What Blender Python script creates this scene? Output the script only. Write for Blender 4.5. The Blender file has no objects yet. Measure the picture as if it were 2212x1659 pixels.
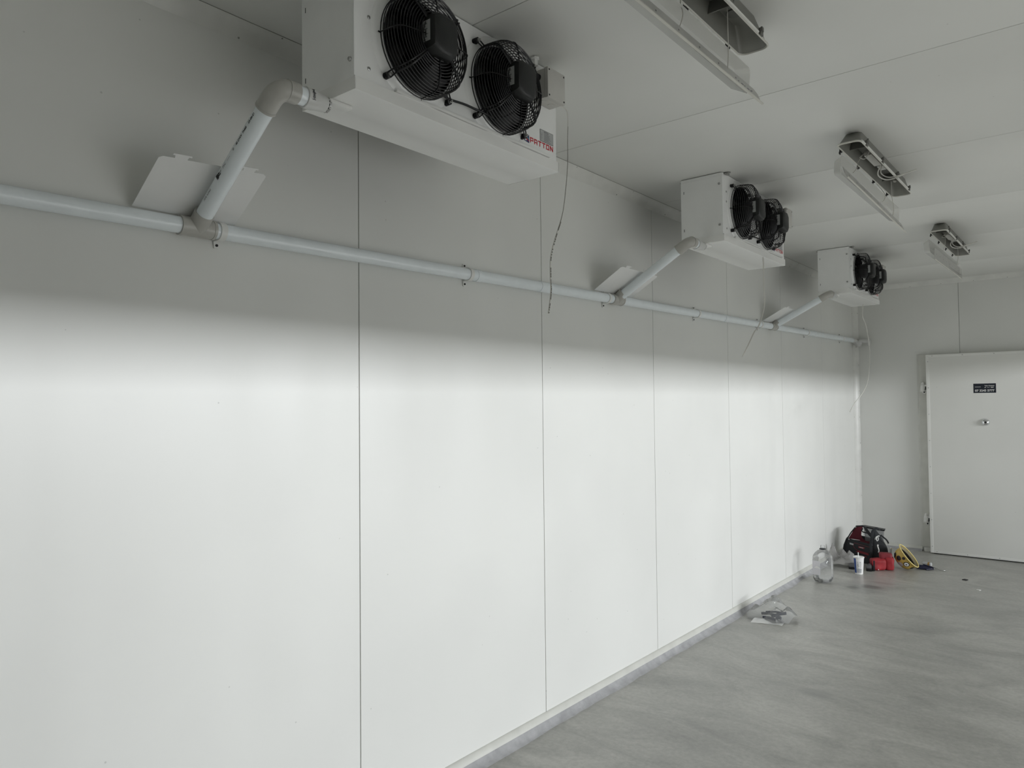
import bpy, bmesh, math, random
from mathutils import Vector, Matrix, noise
random.seed(7)
S = bpy.context.scene
C = S.collection
PI = math.pi
V = Vector

# ------------------------------------------------------------------ camera
CAM = V((2.28, 0.0, 1.64)); YAW, PITCH, ROLL, FPX = 0.686, 0.0286, -0.010, 1574.07
fwd = V((-math.sin(YAW)*math.cos(PITCH), math.cos(YAW)*math.cos(PITCH), math.sin(PITCH)))
r0 = fwd.cross(V((0, 0, 1))).normalized(); u0 = r0.cross(fwd)
cr, sr = math.cos(ROLL), math.sin(ROLL)
rt = cr*r0 + sr*u0; up = -sr*r0 + cr*u0
cd = bpy.data.cameras.new('camera'); cam = bpy.data.objects.new('camera', cd); C.objects.link(cam)
m3 = Matrix((rt, up, -fwd)).transposed().to_4x4(); m3.translation = CAM
cam.matrix_world = m3
cd.sensor_fit = 'HORIZONTAL'; cd.sensor_width = 36.0; cd.lens = FPX/2212*36.0; cd.clip_start = 0.02
S.camera = cam

# ------------------------------------------------------------------ world, light, exposure
W = bpy.data.worlds.new('world'); S.world = W; W.use_nodes = True
bgn = W.node_tree.nodes['Background']; bgn.inputs[0].default_value = (0.86, 0.93, 1.0, 1); bgn.inputs[1].default_value = 0.55
def area(name, loc, rot, sx, sy, power, col):
    l = bpy.data.lights.new(name, 'AREA'); l.shape = 'RECTANGLE'; l.size = sx; l.size_y = sy
    l.energy = power; l.color = col
    o = bpy.data.objects.new(name, l); C.objects.link(o); o.location = loc; o.rotation_euler = rot; return o
ROOMW = 4.6
# daylight outside the wide loading opening in the right wall: the bright band of low sky, and the soft light filling the opening
area('low_sky_light', (ROOMW+9, 5.8, 2.95), (0, PI/2, 0), 0.5, 12.0, 1400, (0.955, 0.98, 1.0))
area('opening_light', (ROOMW+0.25, 4.0, 1.05), (0, PI/2, 0), 2.0, 3.6, 1, (1.0, 0.985, 0.94))
sl = bpy.data.lights.new('sun', 'SUN'); sl.energy = 3.3; sl.angle = 0.01; sl.color = (1.0, 0.985, 0.95)
so = bpy.data.objects.new('sun', sl); C.objects.link(so); so.rotation_euler = V((-1.0, -0.95, -1.10)).to_track_quat('-Z', 'Y').to_euler()   # falls on the floor just inside the opening
vs = S.view_settings; vs.view_transform = 'Standard'; vs.look = 'None'; vs.gamma = 1.0; vs.exposure = 0.08; vs.use_curve_mapping = False
S.cycles.diffuse_bounces = 8; S.cycles.max_bounces = 16; S.cycles.transparent_max_bounces = 24

# ------------------------------------------------------------------ materials
def new_mat(name):
    m = bpy.data.materials.new(name); m.use_nodes = True; nt = m.node_tree
    return m, nt, nt.nodes['Principled BSDF']
def N(nt, t, **kw):
    n = nt.nodes.new(t)
    for k, v in kw.items():
        if isinstance(v, (int, float, tuple)) and k in n.inputs: n.inputs[k].default_value = v
        else: setattr(n, k, v)
    return n
def L(nt, a, b): nt.links.new(a, b)
def mapped(nt, scale, rot=(0, 0, 0)):
    tc = N(nt, 'ShaderNodeTexCoord'); mp = N(nt, 'ShaderNodeMapping'); mp.inputs['Scale'].default_value = scale
    mp.inputs['Rotation'].default_value = rot
    L(nt, tc.outputs['Object'], mp.inputs['Vector']); return mp.outputs['Vector']
def mat(name, col, rough=0.5, metal=0.0, vary=0.06, vscale=8.0, bump=0.0, bscale=60.0, spec=0.5):
    m, nt, p = new_mat(name)
    v = mapped(nt, (1, 1, 1))
    n = N(nt, 'ShaderNodeTexNoise', Scale=vscale, Detail=3.0); L(nt, v, n.inputs['Vector'])
    r = N(nt, 'ShaderNodeValToRGB'); r.color_ramp.elements[0].position = 0.3; r.color_ramp.elements[1].position = 0.7
    r.color_ramp.elements[0].color = tuple(c*(1-vary) for c in col)+(1,); r.color_ramp.elements[1].color = tuple(min(1, c*(1+vary)) for c in col)+(1,)
    L(nt, n.outputs['Fac'], r.inputs['Fac']); L(nt, r.outputs['Color'], p.inputs['Base Color'])
    p.inputs['Roughness'].default_value = rough; p.inputs['Metallic'].default_value = metal
    p.inputs['Specular IOR Level'].default_value = spec
    if bump:
        b = N(nt, 'ShaderNodeBump', Strength=bump, Distance=0.002); n2 = N(nt, 'ShaderNodeTexNoise', Scale=bscale, Detail=4.0)
        L(nt, v, n2.inputs['Vector']); L(nt, n2.outputs['Fac'], b.inputs['Height']); L(nt, b.outputs['Normal'], p.inputs['Normal'])
    return m
def panel_mat(name, col, rough, stretch, wob=0.012, bigs=0.7):
    # painted sandwich panel: semi gloss, with faint waviness of the steel skin along one direction
    m, nt, p = new_mat(name)
    v = mapped(nt, (1, 1, 1))
    n = N(nt, 'ShaderNodeTexNoise', Scale=1.3, Detail=2.0); L(nt, v, n.inputs['Vector'])
    r = N(nt, 'ShaderNodeValToRGB'); r.color_ramp.elements[0].color = tuple(c*0.975 for c in col)+(1,); r.color_ramp.elements[1].color = tuple(min(1, c*1.02) for c in col)+(1,)
    r.color_ramp.elements[0].position = 0.35; r.color_ramp.elements[1].position = 0.65
    L(nt, n.outputs['Fac'], r.inputs['Fac'])
    # sparse specks of dirt
    sp = N(nt, 'ShaderNodeTexVoronoi', Scale=9.0); L(nt, v, sp.inputs['Vector'])
    rs = N(nt, 'ShaderNodeValToRGB'); rs.color_ramp.elements[0].position = 0.022; rs.color_ramp.elements[1].position = 0.034
    rs.color_ramp.elements[0].color = (0.75, 0.75, 0.75, 1); rs.color_ramp.elements[1].color = (1, 1, 1, 1)
    L(nt, sp.outputs['Distance'], rs.inputs['Fac'])
    mx = N(nt, 'ShaderNodeMixRGB', blend_type='MULTIPLY', Fac=1.0); L(nt, r.outputs['Color'], mx.inputs[1]); L(nt, rs.outputs['Color'], mx.inputs[2])
    L(nt, mx.outputs[0], p.inputs['Base Color'])
    p.inputs['Roughness'].default_value = rough; p.inputs['Specular IOR Level'].default_value = 0.5
    v2 = mapped(nt, stretch); n2 = N(nt, 'ShaderNodeTexNoise', Scale=1.8, Detail=1.0, Roughness=0.45); L(nt, v2, n2.inputs['Vector'])
    b = N(nt, 'ShaderNodeBump', Strength=1.0, Distance=wob); L(nt, n2.outputs['Fac'], b.inputs['Height']); L(nt, b.outputs['Normal'], p.inputs['Normal'])
    return m
def clear_mat(name, tint, opac=0.15, rough=0.08, gl=0.6, crinkle=0.0, cscale=30.0):
    # thin clear plastic: see-through with surface sheen and a little milkiness
    m = bpy.data.materials.new(name); m.use_nodes = True; nt = m.node_tree; nt.nodes.clear()
    out = N(nt, 'ShaderNodeOutputMaterial'); tr = N(nt, 'ShaderNodeBsdfTransparent'); tr.inputs[0].default_value = tuple(0.93+0.07*c for c in tint)+(1,)
    df = N(nt, 'ShaderNodeBsdfDiffuse'); df.inputs[0].default_value = tint+(1,)
    gs = N(nt, 'ShaderNodeBsdfGlossy'); gs.inputs['Roughness'].default_value = rough
    fr = N(nt, 'ShaderNodeFresnel', IOR=1.5); ml = N(nt, 'ShaderNodeMath', operation='MULTIPLY'); ml.inputs[1].default_value = gl
    m1 = N(nt, 'ShaderNodeMixShader'); m2 = N(nt, 'ShaderNodeMixShader'); m1.inputs[0].default_value = opac
    v = mapped(nt, (1, 1, 1)); ns = N(nt, 'ShaderNodeTexNoise', Scale=cscale, Detail=2.0); L(nt, v, ns.inputs['Vector'])
    b = N(nt, 'ShaderNodeBump', Strength=crinkle, Distance=0.01); L(nt, ns.outputs['Fac'], b.inputs['Height'])
    L(nt, b.outputs['Normal'], gs.inputs['Normal']); L(nt, b.outputs['Normal'], fr.inputs['Normal'])
    L(nt, tr.outputs[0], m1.inputs[1]); L(nt, df.outputs[0], m1.inputs[2]); L(nt, fr.outputs[0], ml.inputs[0]); L(nt, ml.outputs[0], m2.inputs[0])
    L(nt, m1.outputs[0], m2.inputs[1]); L(nt, gs.outputs[0], m2.inputs[2]); L(nt, m2.outputs[0], out.inputs['Surface']); return m

WALLC = (0.77, 0.773, 0.748)
M = {}
M['wall'] = panel_mat('wall_panel_white', WALLC, 0.36, (0.1, 1.7, 0.04), 0.014)
M['backwall'] = panel_mat('back_panel_white', WALLC, 0.35, (2.2, 0.1, 0.2), 0.004)
M['ceil'] = panel_mat('ceiling_panel_white', WALLC, 0.45, (0.3, 0.3, 0.1), 0.003)
M['joint'] = mat('panel_joint_sealant', (0.27, 0.27, 0.25), 0.6)
M['trim'] = mat('trim_white_painted', (0.72, 0.72, 0.69), 0.32)
M['cooler'] = mat('cooler_white_steel', (0.90, 0.905, 0.90), 0.24, vary=0.015, bump=0.10, bscale=220)
M['tray'] = mat('tray_white_steel', (0.88, 0.88, 0.865), 0.2, vary=0.015, spec=0.75)
M['black'] = mat('black_plastic', (0.008, 0.008, 0.009), 0.42, spec=0.35)
M['blackcap'] = mat('motor_cap_black', (0.012, 0.013, 0.013), 0.5, bump=0.3, bscale=300)
M['wire'] = mat('guard_wire_black', (0.006, 0.006, 0.007), 0.38, spec=0.4)
M['void'] = mat('coil_dark', (0.012, 0.012, 0.013), 0.7)
M['fin'] = mat('coil_fins_dark', (0.10, 0.105, 0.11), 0.45, metal=0.6)
M['steel'] = mat('zinc_steel', (0.42, 0.42, 0.41), 0.32, metal=0.9)
M['chrome'] = mat('chrome', (0.75, 0.76, 0.77), 0.08, metal=1.0)
M['label'] = mat('paper_label_grey', (0.46, 0.47, 0.47), 0.5, vary=0.03)
M['ink'] = mat('black_ink', (0.02, 0.02, 0.022), 0.5)
M['greyink'] = mat('grey_ink', (0.16, 0.16, 0.17), 0.5)
M['red'] = mat('red_print', (0.55, 0.012, 0.03), 0.4)
M['navy'] = mat('navy_print', (0.01, 0.022, 0.12), 0.4)
M['cyan'] = mat('teal_print', (0.05, 0.30, 0.38), 0.4)
M['white'] = mat('white_plastic', (0.80, 0.80, 0.78), 0.35)
M['box'] = mat('junction_box_grey', (0.56, 0.55, 0.52), 0.45)
M['pipe'] = mat('pvc_pipe_pale_blue', (0.84, 0.89, 0.92), 0.2, vary=0.03, vscale=14)
M['fit'] = mat('pvc_fitting_warm_grey', (0.47, 0.46, 0.43), 0.3, vary=0.06, vscale=20)
M['coupl'] = mat('pvc_coupling_pale', (0.62, 0.62, 0.61), 0.3)
M['plate'] = mat('cover_plate_white', (0.80, 0.80, 0.79), 0.35, vary=0.02)
M['lamp'] = mat('light_housing_grey', (0.20, 0.20, 0.18), 0.42)
M['lampin'] = mat('light_interior_grey', (0.13, 0.13, 0.118), 0.5)
M['rim'] = mat('light_rim_pale', (0.66, 0.65, 0.60), 0.4)
M['led'] = mat('led_tray_grey', (0.44, 0.44, 0.42), 0.4)
M['cord'] = mat('pale_cord', (0.55, 0.54, 0.50), 0.5)
M['cable'] = mat('white_cable', (0.66, 0.65, 0.61), 0.45)
M['cableprint'] = mat('cable_print_grey', (0.22, 0.21, 0.19), 0.5)
M['door'] = panel_mat('door_skin_white', (0.79, 0.79, 0.76), 0.33, (2.0, 0.1, 0.4), 0.004)
M['frame'] = mat('door_frame_grey_white', (0.62, 0.62, 0.58), 0.35)
M['sticker'] = mat('sticker_dark_navy', (0.010, 0.014, 0.025), 0.3)
M['cement'] = mat('cement_cove', (0.38, 0.38, 0.39), 0.75, vary=0.16, vscale=16, bump=0.8, bscale=90)
M['blackcloth'] = mat('black_canvas', (0.016, 0.018, 0.021), 0.75, bump=0.4, bscale=200)
M['maroon'] = mat('burgundy_canvas', (0.13, 0.012, 0.024), 0.7, bump=0.3, bscale=200)
M['redcloth'] = mat('bright_red_canvas', (0.34, 0.020, 0.028), 0.65, vary=0.2, vscale=20, bump=0.5, bscale=90)
M['darkred'] = mat('dark_red_canvas', (0.22, 0.02, 0.03), 0.6, bump=0.4, bscale=90)
M['batgrey'] = mat('battery_grey', (0.10, 0.10, 0.105), 0.5)
M['cupwhite'] = mat('cup_white_paper', (0.86, 0.86, 0.85), 0.4, vary=0.01)
M['cupgrey'] = mat('cup_grey_print', (0.42, 0.43, 0.45), 0.4)
M['cupblue'] = mat('cup_blue_print', (0.015, 0.06, 0.26), 0.4)
M['yellow'] = mat('hat_yellow', (0.52, 0.37, 0.085), 0.4, vary=0.12, vscale=14)
M['yellowrim'] = mat('hat_rim_pale_yellow', (0.78, 0.65, 0.26), 0.35)
M['hatin'] = mat('hat_inside_beige', (0.46, 0.41, 0.27), 0.5)
M['toolblue'] = mat('tool_dark_blue', (0.010, 0.012, 0.04), 0.4)
M['amber'] = mat('amber_lid', (0.35, 0.20, 0.04), 0.4)
M['clear'] = clear_mat('clear_bottle_plastic', (0.9, 0.92, 0.93), 0.08, 0.06, 0.7, 0.12, 18)
M['film'] = clear_mat('crinkled_clear_film', (0.78, 0.80, 0.82), 0.17, 0.10, 1.0, 1.0, 35)
M['greyfilm'] = clear_mat('grey_plastic_film', (0.52, 0.51, 0.50), 0.50, 0.25, 0.8, 1.0, 40)
M['lens'] = clear_mat('frosted_lens', (0.86, 0.86, 0.83), 0.50, 0.22, 0.5)
M['flapfilm'] = clear_mat('folded_film_milky', (0.80, 0.80, 0.78), 0.45, 0.25, 0.6, 0.15, 25)
M['paperfilm'] = clear_mat('thin_paper_label', (0.85, 0.84, 0.88), 0.75, 0.3, 0.3)
M['water'] = clear_mat('water_clear', (0.85, 0.88, 0.9), 0.06, 0.02, 1.0)
M['tube'] = clear_mat('clear_container_grey', (0.40, 0.41, 0.42), 0.5, 0.15, 0.8)

def concrete():
    m, nt, p = new_mat('concrete_floor')
    v = mapped(nt, (1.0, 2.0, 1), (0, 0, 0.20))
    n1 = N(nt, 'ShaderNodeTexNoise', Scale=1.7, Detail=11.0, Roughness=0.66, Distortion=1.3); L(nt, v, n1.inputs['Vector'])
    r1 = N(nt, 'ShaderNodeValToRGB'); e = r1.color_ramp.elements
    e[0].position = 0.30; e[0].color = (0.28, 0.28, 0.264, 1); e[1].position = 0.66; e[1].color = (0.445, 0.443, 0.42, 1)
    L(nt, n1.outputs['Fac'], r1.inputs['Fac'])
    v2 = mapped(nt, (1, 1, 1)); n2 = N(nt, 'ShaderNodeTexNoise', Scale=1.1, Detail=4.0); L(nt, v2, n2.inputs['Vector'])
    r2 = N(nt, 'ShaderNodeValToRGB'); r2.color_ramp.elements[0].position = 0.3; r2.color_ramp.elements[0].color = (0.80, 0.80, 0.79, 1)
    r2.color_ramp.elements[1].position = 0.65; r2.color_ramp.elements[1].color = (1.08, 1.07, 1.05, 1); L(nt, n2.outputs['Fac'], r2.inputs['Fac'])
    mx = N(nt, 'ShaderNodeMixRGB', blend_type='MULTIPLY', Fac=1.0); L(nt, r1.outputs[0], mx.inputs[1]); L(nt, r2.outputs[0], mx.inputs[2])
    n3 = N(nt, 'ShaderNodeTexNoise', Scale=38.0, Detail=6.0, Roughness=0.7); L(nt, v2, n3.inputs['Vector'])
    r3 = N(nt, 'ShaderNodeValToRGB'); r3.color_ramp.elements[0].position = 0.35; r3.color_ramp.elements[0].color = (0.88, 0.88, 0.88, 1)
    r3.color_ramp.elements[1].position = 0.65; r3.color_ramp.elements[1].color = (1.10, 1.10, 1.10, 1); L(nt, n3.outputs['Fac'], r3.inputs['Fac'])
    mx3 = N(nt, 'ShaderNodeMixRGB', blend_type='MULTIPLY', Fac=1.0); L(nt, mx.outputs[0], mx3.inputs[1]); L(nt, r3.outputs[0], mx3.inputs[2])
    last = mx3.outputs[0]
    # damp, oily stains by the tool bag; a pinkish tint; swirled trowel mark
    for (cx, cy, rx, ry, col, fac) in [(0.54, 6.98, 0.18, 0.18, (0.22, 0.22, 0.21, 1), 0.45), (0.61, 7.02, 0.075, 0.06, (0.06, 0.06, 0.055, 1), 0.85), (0.48, 6.90, 0.06, 0.06, (0.10, 0.10, 0.09, 1), 0.75),
                                       (0.66, 7.22, 0.11, 0.05, (0.17, 0.13, 0.125, 1), 0.6), (0.60, 7.30, 0.17, 0.26, (0.38, 0.31, 0.30, 1), 0.45), (0.955, 4.30, 0.085, 0.05, (0.22, 0.22, 0.21, 1), 0.55),
                                       (0.85, 7.25, 0.14, 0.04, (0.26, 0.26, 0.25, 1), 0.35)]:
        g = N(nt, 'ShaderNodeTexGradient', gradient_type='SPHERICAL'); mp = N(nt, 'ShaderNodeMapping'); tc = N(nt, 'ShaderNodeTexCoord')
        mp.inputs['Scale'].default_value = (1/rx/1.5, 1/ry/1.5, 1); mp.inputs['Location'].default_value = (-cx/rx/1.5, -cy/ry/1.5, 0)
        L(nt, tc.outputs['Object'], mp.inputs['Vector'])
        ad = N(nt, 'ShaderNodeVectorMath', operation='ADD'); nn = N(nt, 'ShaderNodeTexNoise', Scale=9.0, Detail=4.0); vv = mapped(nt, (0.6, 2.0, 1)); L(nt, vv, nn.inputs['Vector'])
        sub = N(nt, 'ShaderNodeVectorMath', operation='SUBTRACT'); sub.inputs[1].default_value = (0.5, 0.5, 0.5); L(nt, nn.outputs['Color'], sub.inputs[0])
        sc = N(nt, 'ShaderNodeVectorMath', operation='SCALE'); sc.inputs['Scale'].default_value = 1.7; L(nt, sub.outputs[0], sc.inputs[0])
        L(nt, mp.outputs[0], ad.inputs[0]); L(nt, sc.outputs[0], ad.inputs[1])
        zz = N(nt, 'ShaderNodeVectorMath', operation='MULTIPLY'); zz.inputs[1].default_value = (1, 1, 0); L(nt, ad.outputs[0], zz.inputs[0]); L(nt, zz.outputs[0], g.inputs['Vector'])
        rr = N(nt, 'ShaderNodeValToRGB'); rr.color_ramp.elements[0].position = 0.05; rr.color_ramp.elements[1].position = 0.6
        rr.color_ramp.elements[1].color = (fac, fac, fac, 1); L(nt, g.outputs['Fac'], rr.inputs['Fac'])
        mm = N(nt, 'ShaderNodeMixRGB'); mm.inputs[2].default_value = col; L(nt, rr.outputs[0], mm.inputs[0]); L(nt, last, mm.inputs[1]); last = mm.outputs[0]
    L(nt, last, p.inputs['Base Color'])
    rg = N(nt, 'ShaderNodeMapRange'); rg.inputs['To Min'].default_value = 0.29; rg.inputs['To Max'].default_value = 0.45
    L(nt, n1.outputs['Fac'], rg.inputs['Value']); L(nt, rg.outputs[0], p.inputs['Roughness'])
    p.inputs['Specular IOR Level'].default_value = 0.85
    b = N(nt, 'ShaderNodeBump', Strength=0.22, Distance=0.004); L(nt, n1.outputs['Fac'], b.inputs['Height'])
    b2 = N(nt, 'ShaderNodeBump', Strength=0.25, Distance=0.001); L(nt, n3.outputs['Fac'], b2.inputs['Height']); L(nt, b.outputs[0], b2.inputs['Normal'])
    L(nt, b2.outputs['Normal'], p.inputs['Normal'])
    return m
M['concrete'] = concrete()

# ------------------------------------------------------------------ building helpers
def wloc(o):
    l = V((0, 0, 0))
    while o: l = l + V(o.location); o = o.parent
    return l
def tag(o, label=None, cat=None, group=None, kind=None):
    if label: o['label'] = label
    if cat: o['category'] = cat
    if group: o['group'] = group
    if kind: o['kind'] = kind
    return o
def thing(name, label, cat, loc, group=None):
    o = bpy.data.objects.new(name, None); C.objects.link(o); o.location = loc; o.empty_display_size = 0.05
    return tag(o, label, cat, group)
class MB:
    def __init__(s): s.bm = bmesh.new(); s.mi = 0; s.T = None
    def add(s, vs, fs):
        if s.T is not None: vs = [s.T @ V(v) for v in vs]
        bv = [s.bm.verts.new(v) for v in vs]
        for f in fs:
            try: fc = s.bm.faces.new([bv[i] for i in f]); fc.material_index = s.mi
            except ValueError: pass
        return s
    def box(s, x0, x1, y0, y1, z0, z1, bev=0.0):
        t = bmesh.new(); bmesh.ops.create_cube(t, size=1)
        for v in t.verts: v.co = V(((x0+x1)/2+v.co.x*(x1-x0), (y0+y1)/2+v.co.y*(y1-y0), (z0+z1)/2+v.co.z*(z1-z0)))
        if bev: bmesh.ops.bevel(t, geom=t.edges[:], offset=bev, segments=2, profile=0.6, affect='EDGES')
        return s.merge(t)
    def merge(s, t):
        t.verts.index_update()
        vs = [v.co.copy() for v in t.verts]; fs = [[v.index for v in f.verts] for f in t.faces]
        t.free(); return s.add(vs, fs)
    def tube(s, pts, r, seg=10, closed=False, cap=True, squash=1.0):
        pts = [V(p) for p in pts]; n = len(pts)
        rs = r if isinstance(r, (list, tuple)) else [r]*n
        tang = []
        for i in range(n):
            a = pts[(i-1) % n] if (closed or i > 0) else pts[i]; b = pts[(i+1) % n] if (closed or i < n-1) else pts[i]
            t = (b-a); tang.append(t.normalized() if t.length > 1e-9 else V((0, 0, 1)))
        ref = V((0, 0, 1)) if abs(tang[0].z) < 0.9 else V((1, 0, 0))
        nrm = (ref - tang[0]*ref.dot(tang[0])).normalized(); vs = []
        for i in range(n):
            nrm = (nrm - tang[i]*nrm.dot(tang[i])).normalized(); bn = tang[i].cross(nrm)
            for k in range(seg):
                a = 2*PI*k/seg; vs.append(pts[i] + nrm*math.cos(a)*rs[i] + bn*math.sin(a)*rs[i]*squash)
        fs = []
        for i in range(n if closed else n-1):
            j = (i+1) % n
            for k in range(seg):
                l = (k+1) % seg; fs.append((i*seg+k, i*seg+l, j*seg+l, j*seg+k))
        if cap and not closed: fs.append(tuple(range(seg))[::-1]); fs.append(tuple(range((n-1)*seg, n*seg)))
        return s.add(vs, fs)
    def cyl(s, p0, p1, r, seg=20, r1=None): return s.tube([p0, p1], [r, r if r1 is None else r1], seg)
    def lathe(s, prof, c, axis=V((0, 0, 1)), seg=32, cap=True):
        axis = V(axis).normalized(); ref = V((0, 0, 1)) if abs(axis.z) < 0.9 else V((1, 0, 0))
        u = (ref-axis*ref.dot(axis)).normalized(); w = axis.cross(u); c = V(c); vs = []; fs = []
        for (r, h) in prof:
            for k in range(seg):
                a = 2*PI*k/seg; vs.append(c+axis*h+u*math.cos(a)*r+w*math.sin(a)*r)
        for i in range(len(prof)-1):
            for k in range(seg):
                l = (k+1) % seg; fs.append((i*seg+k, i*seg+l, (i+1)*seg+l, (i+1)*seg+k))
        if cap: fs.append(tuple(range(seg))[::-1]); fs.append(tuple(range((len(prof)-1)*seg, len(prof)*seg)))
        return s.add(vs, fs)
    def loft(s, loops, cap0=True, cap1=True):
        n = len(loops[0]); vs = [p for lp in loops for p in lp]; fs = []
        for i in range(len(loops)-1):
            for k in range(n):
                l = (k+1) % n; fs.append((i*n+k, i*n+l, (i+1)*n+l, (i+1)*n+k))
        if cap0: fs.append(tuple(range(n))[::-1])
        if cap1: fs.append(tuple(range((len(loops)-1)*n, len(loops)*n)))
        return s.add(vs, fs)
    def slab(s, poly, nrm, t):
        # planar polygon (3D points) given thickness t along nrm
        nrm = V(nrm).normalized(); a = [V(p) for p in poly]; b = [p+nrm*t for p in a]
        return s.loft([a, b])
    def build(s, name, mats, parent=None, smooth=True, ang=0.6, split=False):
        bm = s.bm
        if split:      # every loose piece becomes an object of its own
            done = set(); out = []
            for v0 in bm.verts:
                if v0 in done: continue
                st = [v0]; done.add(v0); isl = []
                while st:
                    v = st.pop(); isl.append(v)
                    for e in v.link_edges:
                        o = e.other_vert(v)
                        if o not in done: done.add(o); st.append(o)
                ix = {v: i for i, v in enumerate(isl)}; q = MB(); fcs = {f for v in isl for f in v.link_faces}
                nv = [q.bm.verts.new(v.co) for v in isl]
                for f in fcs:
                    nf = q.bm.faces.new([nv[ix[v]] for v in f.verts]); nf.material_index = f.material_index
                out.append(q.build(name, mats, parent, smooth, ang))
            bm.free(); return out[-1]
        if bm.verts: bmesh.ops.recalc_face_normals(bm, faces=bm.faces)
        off = wloc(parent) if parent else V((0, 0, 0))
        if parent is None:
            vs_ = [v.co for v in bm.verts]; lo = [min(v[i] for v in vs_) for i in range(3)]; hi = [max(v[i] for v in vs_) for i in range(3)]
            off = V(((lo[0]+hi[0])/2, (lo[1]+hi[1])/2, lo[2]))
        for v in bm.verts: v.co -= off
        if smooth:
            for e in bm.edges:
                if len(e.link_faces) == 2 and e.calc_face_angle(0) > ang: e.smooth = False
            for f in bm.faces: f.smooth = True
        me = bpy.data.meshes.new(name); bm.to_mesh(me); bm.free()
        for m in (mats if isinstance(mats, (list, tuple)) else [mats]): me.materials.append(M[m] if isinstance(m, str) else m)
        o = bpy.data.objects.new(name, me); C.objects.link(o)
        if parent: o.parent = parent
        else: o.location = off
        return o
def keep_origin(o, c=(0, 0, 0)):
    # move a mesh object's origin to c (used where a material is laid out in room coordinates)
    d = V(o.location)-V(c)
    for v in o.data.vertices: v.co += d
    o.location = c; return o
def struct(o): o['kind'] = 'structure'; return o
def rrect(w, h, r, n=4):
    pts = []
    for (cx, cy, a0) in ((w/2-r, h/2-r, 0), (-w/2+r, h/2-r, PI/2), (-w/2+r, -h/2+r, PI), (w/2-r, -h/2+r, 1.5*PI)):
        for k in range(n+1): a = a0+PI/2*k/n; pts.append((cx+r*math.cos(a), cy+r*math.sin(a)))
    return pts
def arc(c, r, a0, a1, u, w, n=8):
    c, u, w = V(c), V(u), V(w)
    return [c+u*r*math.cos(a0+(a1-a0)*k/n)+w*r*math.sin(a0+(a1-a0)*k/n) for k in range(n+1)]
def catmull(pts, n=6):
    pts = [V(p) for p in pts]; out = []
    for i in range(len(pts)-1):
        p0 = pts[max(i-1, 0)]; p1 = pts[i]; p2 = pts[i+1]; p3 = pts[min(i+2, len(pts)-1)]
        for k in range(n):
            t = k/n; out.append(0.5*((2*p1)+(p2-p0)*t+(2*p0-5*p1+4*p2-p3)*t*t+(3*p1-p0-3*p2+p3)*t**3))
    out.append(pts[-1]); return out
def text_polys(txt, size, bold=0.0):
    c = bpy.data.curves.new('t', 'FONT'); c.body = txt; c.size = size; c.offset = bold; c.resolution_u = 3
    o = bpy.data.objects.new('t', c); C.objects.link(o)
    dg = bpy.context.evaluated_depsgraph_get(); me = bpy.data.meshes.new_from_object(o.evaluated_get(dg))
    vs = [(v.co.x, v.co.y) for v in me.vertices]; fs = [tuple(p.vertices) for p in me.polygons]
    bpy.data.objects.remove(o); bpy.data.curves.remove(c); bpy.data.meshes.remove(me)
    return vs, fs
def put_text(mb, txt, size, o, u, w, bold=0.0, width=None, lift=None):
    # flat lettering: origin o, reading direction u, up direction w
    vs, fs = text_polys(txt, size, bold)
    if not vs: return mb
    x0 = min(v[0] for v in vs); x1 = max(v[0] for v in vs); k = (width/(x1-x0)) if width else 1.0
    o, u, w = V(o), V(u), V(w)
    return mb.add([o+u*(v[0]-x0)*k+w*v[1] for v in vs], fs)
def dup(root, delta, label=None, skip=()):
    r = root.copy(); C.objects.link(r); r.location = V(root.location)+V(delta)
    if label: r['label'] = label
    for ch in list(root.children):
        if ch.name.split('.')[0] in skip: continue
        c = ch.copy(); C.objects.link(c); c.parent = r
        for g in list(ch.children):
            d = g.copy(); C.objects.link(d); d.parent = c
    return r

# ------------------------------------------------------------------ room shell
H = 2.957; YB = 9.06; YF = -2.6; J0, JP = 1.837, 1.2; K0, KP = 1.849, 1.236
GAP = 0.0018
def floor_():
    b = MB(); b.box(-0.12, 20.0, YF-0.1, YB+0.12, -0.1, 0.0); o = keep_origin(b.build('floor', 'concrete', smooth=False)); struct(o)
floor_()
def wall_left():
    b = MB(); ys = [YF, -1.81, -0.61, 0.575]+[J0+JP*i for i in range(0, 6)]+[YB]
    for a, c in zip(ys[:-1], ys[1:]):
        g0 = GAP if a > YF else 0; g1 = GAP if c < YB else 0; ch = 0.0022
        prof = [(-0.1, a+g0), (-0.004, a+g0), (-0.0006, a+g0+0.0006), (0, a+g0+ch), (0, c-g1-ch), (-0.0006, c-g1-0.0006), (-0.004, c-g1), (-0.1, c-g1)]
        b.loft([[V((x, y, 0)) for x, y in prof], [V((x, y, H)) for x, y in prof]])
    b.mi = 1; b.box(-0.11, -0.0032, YF, YB, 0, H)
    struct(keep_origin(b.build('wall_left', ['wall', 'joint'], ang=0.3)))
wall_left()
def ceiling():
    b = MB(); ys = [YF]+[K0+KP*i for i in range(-3, 6)]+[YB]
    for a, c in zip(ys[:-1], ys[1:]):
        b.box(0, ROOMW, a+GAP, c-GAP, H, H+0.1, 0.0012)
    b.mi = 1; b.box(-0.1, ROOMW+.1, YF, YB, H+0.004, H+0.12)
    struct(keep_origin(b.build('ceiling', ['ceil', 'joint'], ang=0.3)))
ceiling()
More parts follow.
